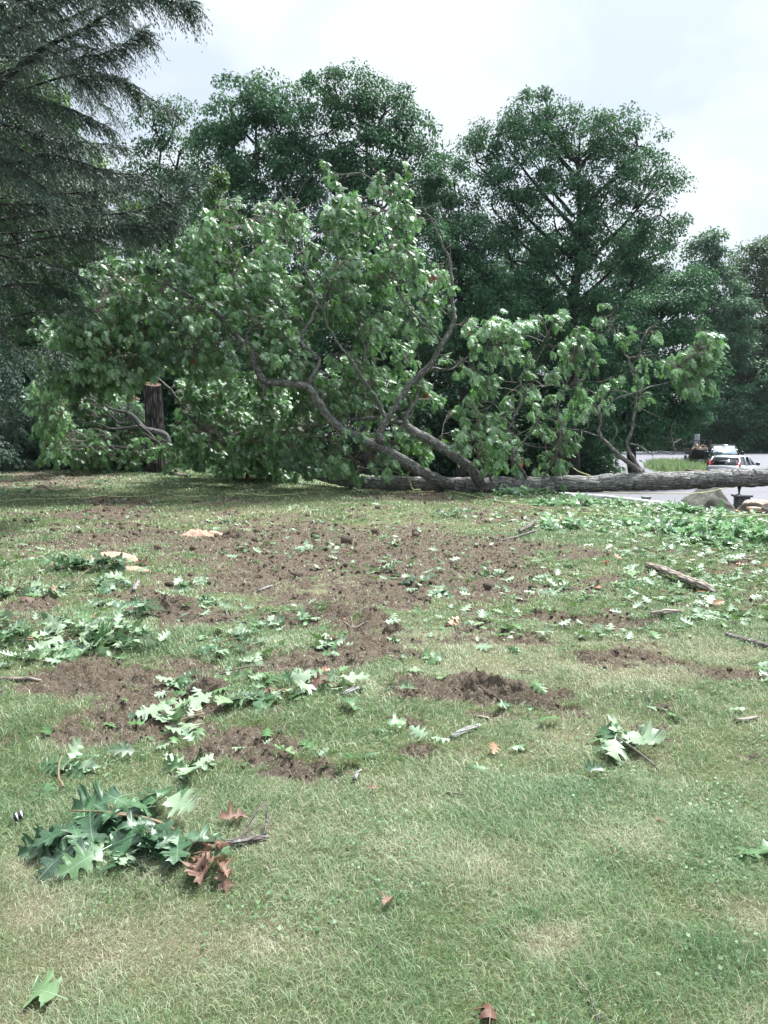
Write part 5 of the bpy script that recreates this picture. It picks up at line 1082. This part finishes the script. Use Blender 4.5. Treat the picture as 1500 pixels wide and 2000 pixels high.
def quadpart(v, name, pts, mat, th=.012):
    """a flat panel with thickness"""
    p = np.array(pts, float); n = np.cross(p[1] - p[0], p[2] - p[0]); n /= np.linalg.norm(n); mb = MB(); k = len(p); V = np.vstack([p, p + n * th]); i = np.arange(k); F = [np.stack([i, (i + 1) % k, (i + 1) % k + k, i + k], 1), i[None, ::-1], i[None] + k]; mb.add(V, F); return v.part(name, mb, mat)
def car(loc, fwd, label, roof=1.46):
    v = Veh('car', loc, fwd, label, 'car'); L2 = 2.2; W_ = .88
    def sec(w, z0, z1): return [(w * .88, z0), (w, z0 + .14), (w * 1.0, z1 - .28), (w * .96, z1 - .06), (w * .86, z1), (0, z1 + .02)]
    v.loft('body', [(-L2, sec(.74, .42, .86)), (-L2 + .06, sec(.80, .28, .98)), (-1.8, sec(W_, .2, 1.02)), (-.6, sec(W_, .2, .97)), (.7, sec(W_, .2, .95)), (1.2, sec(W_, .2, .92)), (1.85, sec(.85, .22, .80)), (2.15, sec(.74, .3, .66)), (2.2, sec(.66, .36, .58))], 'silver', True)
    g = [(-2.05, .74, .74, 1.0), (-1.62, .76, .60, roof - .06), (-.9, .78, .63, roof - .02), (.15, .78, .62, roof - .06), (1.05, .74, .70, .96)]
    v.loft('window_glass', [(y, [(a, .93), (a, .95), (b, z - .03), (b * .85, z), (0, z + .01)]) for y, a, b, z in g], 'glass')
    v.loft('roof', [(-1.70, [(.60, roof - .10), (.60, roof - .06), (0, roof - .04)]), (-1.0, [(.66, roof - .06), (.64, roof), (0, roof + .03)]), (-.2, [(.66, roof - .08), (.63, roof - .02), (0, roof + .02)]), (.25, [(.62, roof - .12), (.60, roof - .08), (0, roof - .05)])], 'silver', True)
    for s in (-1, 1):
        for (a, b) in (((s * .80, -1.95, .98), (s * .62, -1.60, roof - .05)), ((s * .79, -.85, .96), (s * .66, -.75, roof - .04)), ((s * .79, .15, .95), (s * .65, -.05, roof - .05)), ((s * .78, 1.0, .94), (s * .63, .2, roof - .07))):
            mb = MB(); tube(mb, [a, b], [.05, .045], 6, 3); v.part('pillar', mb, 'silver')
        quadpart(v, 'tail_light', [(s * .80, -2.17, .70), (s * .55, -2.205, .74), (s * .60, -2.15, .98), (s * .72, -1.86, 1.28), (s * .80, -1.93, 1.18)][::s], 'red', .03)
        quadpart(v, 'headlight', [(s * .78, 2.06, .58), (s * .45, 2.17, .56), (s * .45, 2.12, .70), (s * .78, 1.98, .72)], 'clear', .02)
        v.bx('mirror', (s * .98, .72, 1.0), (.2, .12, .15), 'blackpaint', .03)
        for y in (-1.32, 1.35): v.wheel(s * .80, y, .32, .2)
    quadpart(v, 'rear_window', [(-.60, -2.09, 1.0), (.60, -2.09, 1.0), (.52, -1.68, roof - .08), (-.52, -1.68, roof - .08)], 'glass', .02)
    v.bx('bumper', (0, -2.2, .46), (1.55, .16, .24), 'silver', .05); v.bx('plate', (0, -2.255, .76), (.32, .03, .16), 'white', .005)
    return v
car((18.75, 39.6, ZR), (math.sin(R(40)), math.cos(R(40))), 'silver hatchback with red tail lights, rear towards the lawn, just above the trunk')
# pickup
tv = Veh('pickup_truck', (23.9, 52.3, ZR), (-.29, -.96), 'glossy black pickup truck facing the lawn with the log trailer behind it', 'pickup truck')
def ps(w, z0, z1): return [(w * .92, z0), (w, z0 + .12), (w, z1 - .25), (w * .97, z1 - .05), (w * .9, z1), (0, z1 + .03)]
tv.loft('body', [(-2.75, ps(.92, .5, 1.05)), (-2.7, ps(.95, .4, 1.12)), (-.9, ps(.97, .35, 1.12)), (-.85, ps(.97, .35, 1.16)), (.95, ps(.97, .35, 1.14)), (1.1, ps(.96, .35, 1.12)), (2.2, ps(.95, .38, 1.05)), (2.6, ps(.90, .42, .98)), (2.68, ps(.84, .5, .9))], 'blackpaint', True)
tv.loft('window_glass', [(y, [(a, 1.10), (a, 1.13), (b, z - .03), (b * .85, z), (0, z + .01)]) for y, a, b, z in [(-.95, .86, .72, 1.62), (-.8, .86, .74, 1.74), (.2, .86, .73, 1.74), (.35, .86, .72, 1.70), (1.15, .84, .80, 1.13)]], 'glass')
tv.loft('roof', [(-.98, [(.74, 1.62), (.73, 1.70), (0, 1.73)]), (-.5, [(.77, 1.70), (.74, 1.78), (0, 1.82)]), (.1, [(.76, 1.68), (.73, 1.77), (0, 1.81)]), (.38, [(.72, 1.62), (.70, 1.70), (0, 1.74)])], 'blackpaint', True)
for s in (-1, 1):
    for (a, b) in (((s * .87, -.95, 1.12), (s * .75, -.9, 1.72)), ((s * .87, .05, 1.12), (s * .76, .0, 1.72)), ((s * .86, 1.1, 1.12), (s * .74, .32, 1.70))):
        mb = MB(); tube(mb, [a, b], [.05, .045], 6, 3); tv.part('pillar', mb, 'blackpaint')
    tv.bx('mirror', (s * 1.12, .85, 1.22), (.24, .12, .24), 'blackpaint', .03); tv.bx('headlight', (s * .68, 2.64, .82), (.34, .10, .24), 'clear', .03); tv.bx('bed_side', (s * .9, -1.85, 1.2), (.1, 1.75, .14), 'blackpaint', .02)
    for y in (-1.75, 1.7): tv.wheel(s * .86, y, .40, .26)
tv.bx('grille', (0, 2.67, .80), (.95, .10, .34), 'iron', .03); tv.bx('bumper', (0, 2.70, .50), (1.8, .2, .24), 'blackpaint', .05); tv.bx('wiper', (.1, 1.16, 1.17), (1.0, .03, .03), 'rubber', .005); quadpart(tv, 'windshield', [(-.78, 1.16, 1.16), (.78, 1.16, 1.16), (.66, .42, 1.70), (-.66, .42, 1.70)], 'skyglass', .02)
# trailer
tr = Veh('utility_trailer', (25.1, 58.6, ZR), (-.27, -.96), 'black mesh-sided utility trailer with a tall rear gate, loaded with split logs', 'trailer')
tr.bx('bed', (0, 0, .62), (1.9, 4.0, .12), 'iron', .01)
for s in (-1, 1):
    mb = MB()
    for z in (.85, 1.1, 1.32): box(mb, (s * .95, 0, z), (.05, 4.0, .05))
    for y in np.linspace(-1.95, 1.95, 6): box(mb, (s * .95, y, .98), (.06, .05, .66))
    tr.part('side_rail', mb, 'iron')
    mb = MB(); tube(mb, [(s * 1.1, -.95, .35), (s * 1.1, -.8, .74), (s * 1.1, 0, .82), (s * 1.1, .8, .74), (s * 1.1, .95, .35)], [.08] * 5, 6, 16); tr.part('fender', mb, 'rim', True)
    for y in (-.42, .42): tr.wheel(s * 1.12, y, .34, .2)
tr.bx('front_rail', (0, 1.98, .98), (1.9, .05, .66), 'iron', .01)
mb = MB()
for x in (-.93, -.45, 0, .45, .93): box(mb, (x, -2.03, 1.3), (.07, .06, 1.35))
for z in (.66, 1.05, 1.5, 1.96): box(mb, (0, -2.03, z), (1.9, .055, .06))
for x in np.linspace(-.9, .9, 26): box(mb, (x, -2.03, 1.3), (.008, .012, 1.28))
tr.part('gate', mb, 'iron'); tr.bx('tongue', (0, 2.6, .5), (.12, 1.3, .1), 'iron', .01)
M['logbark'] = bark_mat('log_bark', (.05, .04, .035), (.14, .11, .09), (.28, .22, .18), 0, 1.5); M['logend'] = plain('split_log_face', (.50, .38, .26), .85)
def log0(L_, r):
    o = bpy.data.objects.new('split_log', None); C.objects.link(o); mb = MB(); tube(mb, [(0, -L_ / 2, 0), (0, L_ / 2, 0)], [r, r * .95], 10, 5, cap=False, ridge=.01); mb.build('log_side', M['logbark'], o, True, world=False)
    mb = MB(); k = 12; a = np.arange(k) * 6.283 / k
    for s in (-1, 1): V = np.vstack([np.stack([np.cos(a) * r * .97, np.full(k, s * L_ / 2), np.sin(a) * r * .97], 1), [[0, s * (L_ / 2 + .004), 0]]]); i = np.arange(k); mb.add(V, np.stack([i, (i + 1) % k, np.full(k, k)], 1))
    mb.build('log_end', M['logend'], o, False, world=False); return o
protos = [log0(.42, .12), log0(.46, .15), log0(.40, .10)]; used = set()
GL = 'split logs piled in the trailer'
for i in range(44):
    lay = [0, 0, 0, 1, 1, 2][i % 6]; x = rng.uniform(-.72, .72) * (1 - .12 * lay); y = rng.uniform(-1.2, 1.75) * (1 - .1 * lay); z = .80 + lay * .24 + .22 * (y > 0) + rng.uniform(0, .08)
    k_ = i % 3
    if k_ not in used: o = protos[k_]; used.add(k_)
    else:
        o = protos[k_].copy(); C.objects.link(o)
        for ch in protos[k_].children: c_ = ch.copy(); C.objects.link(c_); c_.parent = o
    o.location = Vector(tr.W([[x, y, z]])[0]); o.rotation_euler = (rng.normal() * .35, rng.uniform(0, 6), rng.uniform(0, 3.14)); tag(o, 'short split log in the jumbled heap on the utility trailer', 'log', GL)

# ------------------------------------------------------------ grass
def grass(name, label, y0, y1, n, h, wpx, pat=1.0, seed=0, xr=.60, side=0):
    y = np.sqrt(y0 ** 2 + (y1 ** 2 - y0 ** 2) * rng.random(n)); x = (rng.random(n) * 2 - 1) * (xr * y + .25)
    if side: y = y0 + (y1 - y0) * rng.random(n) ** .8; x = rng.choice([-1, 1], n) * (.60 * y + .25 + rng.random(n) ** 1.2 * side)
    tuft = fbm(x * 4, y * 4, 3)
    dr = dirt_at(x, y); keep = rng.random(n) > dr * .42 + (.0 if y1 < 9 else .12) - .02
    keep &= rng.random(n) < .55 + tuft * .8; keep &= y < edge_y(x) + 1.2
    x, y, dr, tuft = x[keep], y[keep], dr[keep], tuft[keep]; k = len(x)
    z = height(x, y, dr); dryv = np.clip(spots(DRY, x, y) + (fbm(x * 1.1 + 50, y * 1.1, 4) - .42) * 1.1, 0, 1); lu = np.clip(spots(LUSH, x, y) + (fbm(x * .9 - 30, y * .9 + 9, 4) - .55) * 1.2, 0, 1)
    hh = h * rng.uniform(.4, 1.5, k) * (1 - .5 * dr) * (1 + .6 * lu + 1.3 * (tuft - .5) - .3 * dryv); wd_ = np.maximum(.0011, y * wpx) * rng.uniform(.6, 1.3, k)
    fa = fbm(x * 1.3, y * 1.3, 3) * 9; a = fa + rng.normal(size=k) * 1.6; lean = rng.uniform(.35, 1.5, k) * (1.1 - .3 * lu); ld_ = np.stack([np.cos(a), np.sin(a)], 1)
    sd_ = np.stack([-np.sin(a + rng.normal(size=k) * .9), np.cos(a + rng.normal(size=k) * .9), 0 * a], 1)
    b = np.stack([x, y, z - .004], 1); md = b + np.column_stack([ld_ * (hh * lean * .35)[:, None], hh * .62]); tp = b + np.column_stack([ld_ * (hh * lean * 1.0)[:, None], hh * np.clip(1.12 - .42 * lean, .25, 1.1)])
    # tint: 0 straw .. 0.5 yellow-green .. 1 blue-green
    t = np.clip(.68 + .35 * lu - .50 * dryv * 1.0 + rng.normal(size=k) * .28 + (fbm(x * 6 + 9, y * 6, 2) - .5) * .7, 0, 1); dead = rng.random(k) < .15 + .28 * dryv + .75 * dr; t = np.where(dead, rng.uniform(0, .2, k), t); t = np.where(dead & (rng.random(k) < .25 + .45 * dr), -1., t)
    V = np.stack([b - sd_ * wd_[:, None] / 2, b + sd_ * wd_[:, None] / 2, md + sd_ * wd_[:, None] * .42, md - sd_ * wd_[:, None] * .42, tp], 1).reshape(-1, 3); i = (np.arange(k) * 5)[:, None]
    print(name, k); return V, i, np.repeat(t, 5)
m = Mat('grass_blades'); t = m.attr('tint')
c = m.ramp(t, [(0, (.48, .46, .34)), (.2, (.33, .38, .245)), (.42, (.215, .295, .135)), (.7, (.125, .225, .088)), (1, (.08, .175, .075))]); c = m.mix(m.math('LESS_THAN', t, -.5), c, (.17, .125, .085)); m.color(c); m.set(Roughness=.5); m.b.inputs['Specular IOR Level'].default_value = .5; m.translucent(c, .3); M['grass'] = m.m
GR = [grass('g1', '', 1.45, 3.2, 230000, .034, .00055), grass('g2', '', 3.2, 6.5, 250000, .036, .0006), grass('g3', '', 6.5, 12, 190000, .04, .0008), grass('g4', '', 12, 31, 210000, .045, .0011), grass('beside', '', -.5, 4, 110000, .036, .0009, side=3.6), grass('beside', '', 4, 15, 130000, .042, .0011, side=5.0)]
o = 0; Vs = []; F4 = []; F3 = []; Ts = []
for V, i, T in GR: Vs.append(V); F4.append(i + o + np.array([[0, 1, 2, 3]])); F3.append(i + o + np.array([[3, 2, 4]])); Ts.append(T); o += len(V)
tag(npmesh('grass', np.concatenate(Vs), [np.concatenate(F4), np.concatenate(F3)], M['grass'], None, dict(tint=np.concatenate(Ts)), True), 'short worn lawn grass, green with straw-coloured patches', 'grass', kind='stuff')
# small broad-leaved weeds in the lusher patches
n = 90000; y = np.sqrt(1.5 ** 2 + (10 ** 2 - 1.5 ** 2) * rng.random(n)); x = (rng.random(n) * 2 - 1) * (.58 * y + .2); wk = fbm(x * 2.2 + 70, y * 2.2, 4) + .25 * spots(LUSH, x, y) > .66
wk &= (dirt_at(x, y) < .3) & (rng.random(n) < .8); x, y = x[wk], y[wk]; k = len(x); a = rng.uniform(0, 6.28, k); z = height(x, y)
b = np.stack([x, y, z + rng.uniform(.008, .035, k)], 1); ln = rng.uniform(.010, .024, k) * np.clip(y / 5, .8, 1.5)
V, F, T = quads(b, np.stack([np.cos(a), np.sin(a), rng.uniform(-.1, .5, k)], 1), nrm(np.stack([rng.normal(size=k) * .4, rng.normal(size=k) * .4, np.ones(k)], 1)), ln, ln * .8, rng.uniform(.75, 1., k)); print('weeds', k)
tag(npmesh('weeds', V, F, M['grass'], None, dict(tint=T)), 'small clover-like weeds in the greener patches of the lawn', 'weeds', kind='stuff')
# long grass on the verge
n = 16000; x = rng.uniform(15.5, 27, n); y = rng.uniform(47, 72, n); k = inside(VERGE, x, y); x, y = x[k], y[k]; k = len(x); a = rng.uniform(0, 6.28, k); hh = rng.uniform(.2, .65, k)
b = np.stack([x, y, np.full(k, ZR + .02)], 1); V, F, T = quads(b, np.stack([np.cos(a) * .45, np.sin(a) * .45, np.ones(k)], 1), np.stack([np.cos(a), np.sin(a), 0 * a + .3], 1), hh, hh * .18, rng.uniform(.3, .62, k))
tag(npmesh('verge_grass', V, F, M['grass'], None, dict(tint=T)), 'long bright green grass on the verge beside the trailer', 'grass', kind='stuff')
# weeds and low plants along the crest of the lawn

# ------------------------------------------------------------ the air
bpy.ops.mesh.primitive_cube_add(size=1, location=(30, 60, 14)); hz = bpy.context.object; hz.name = 'haze'; hz.scale = (340, 260, 36)
hm = bpy.data.materials.new('air'); hm.use_nodes = True; ht = hm.node_tree; ht.nodes.clear(); ho = ht.nodes.new('ShaderNodeOutputMaterial'); hv = ht.nodes.new('ShaderNodeVolumePrincipled')
hv.inputs['Color'].default_value = (.86, .94, 1, 1); hv.inputs['Density'].default_value = .00012; hv.inputs['Anisotropy'].default_value = .2; ht.links.new(hv.outputs[0], ho.inputs['Volume']); hz.data.materials.append(hm); tag(hz, kind='stuff')
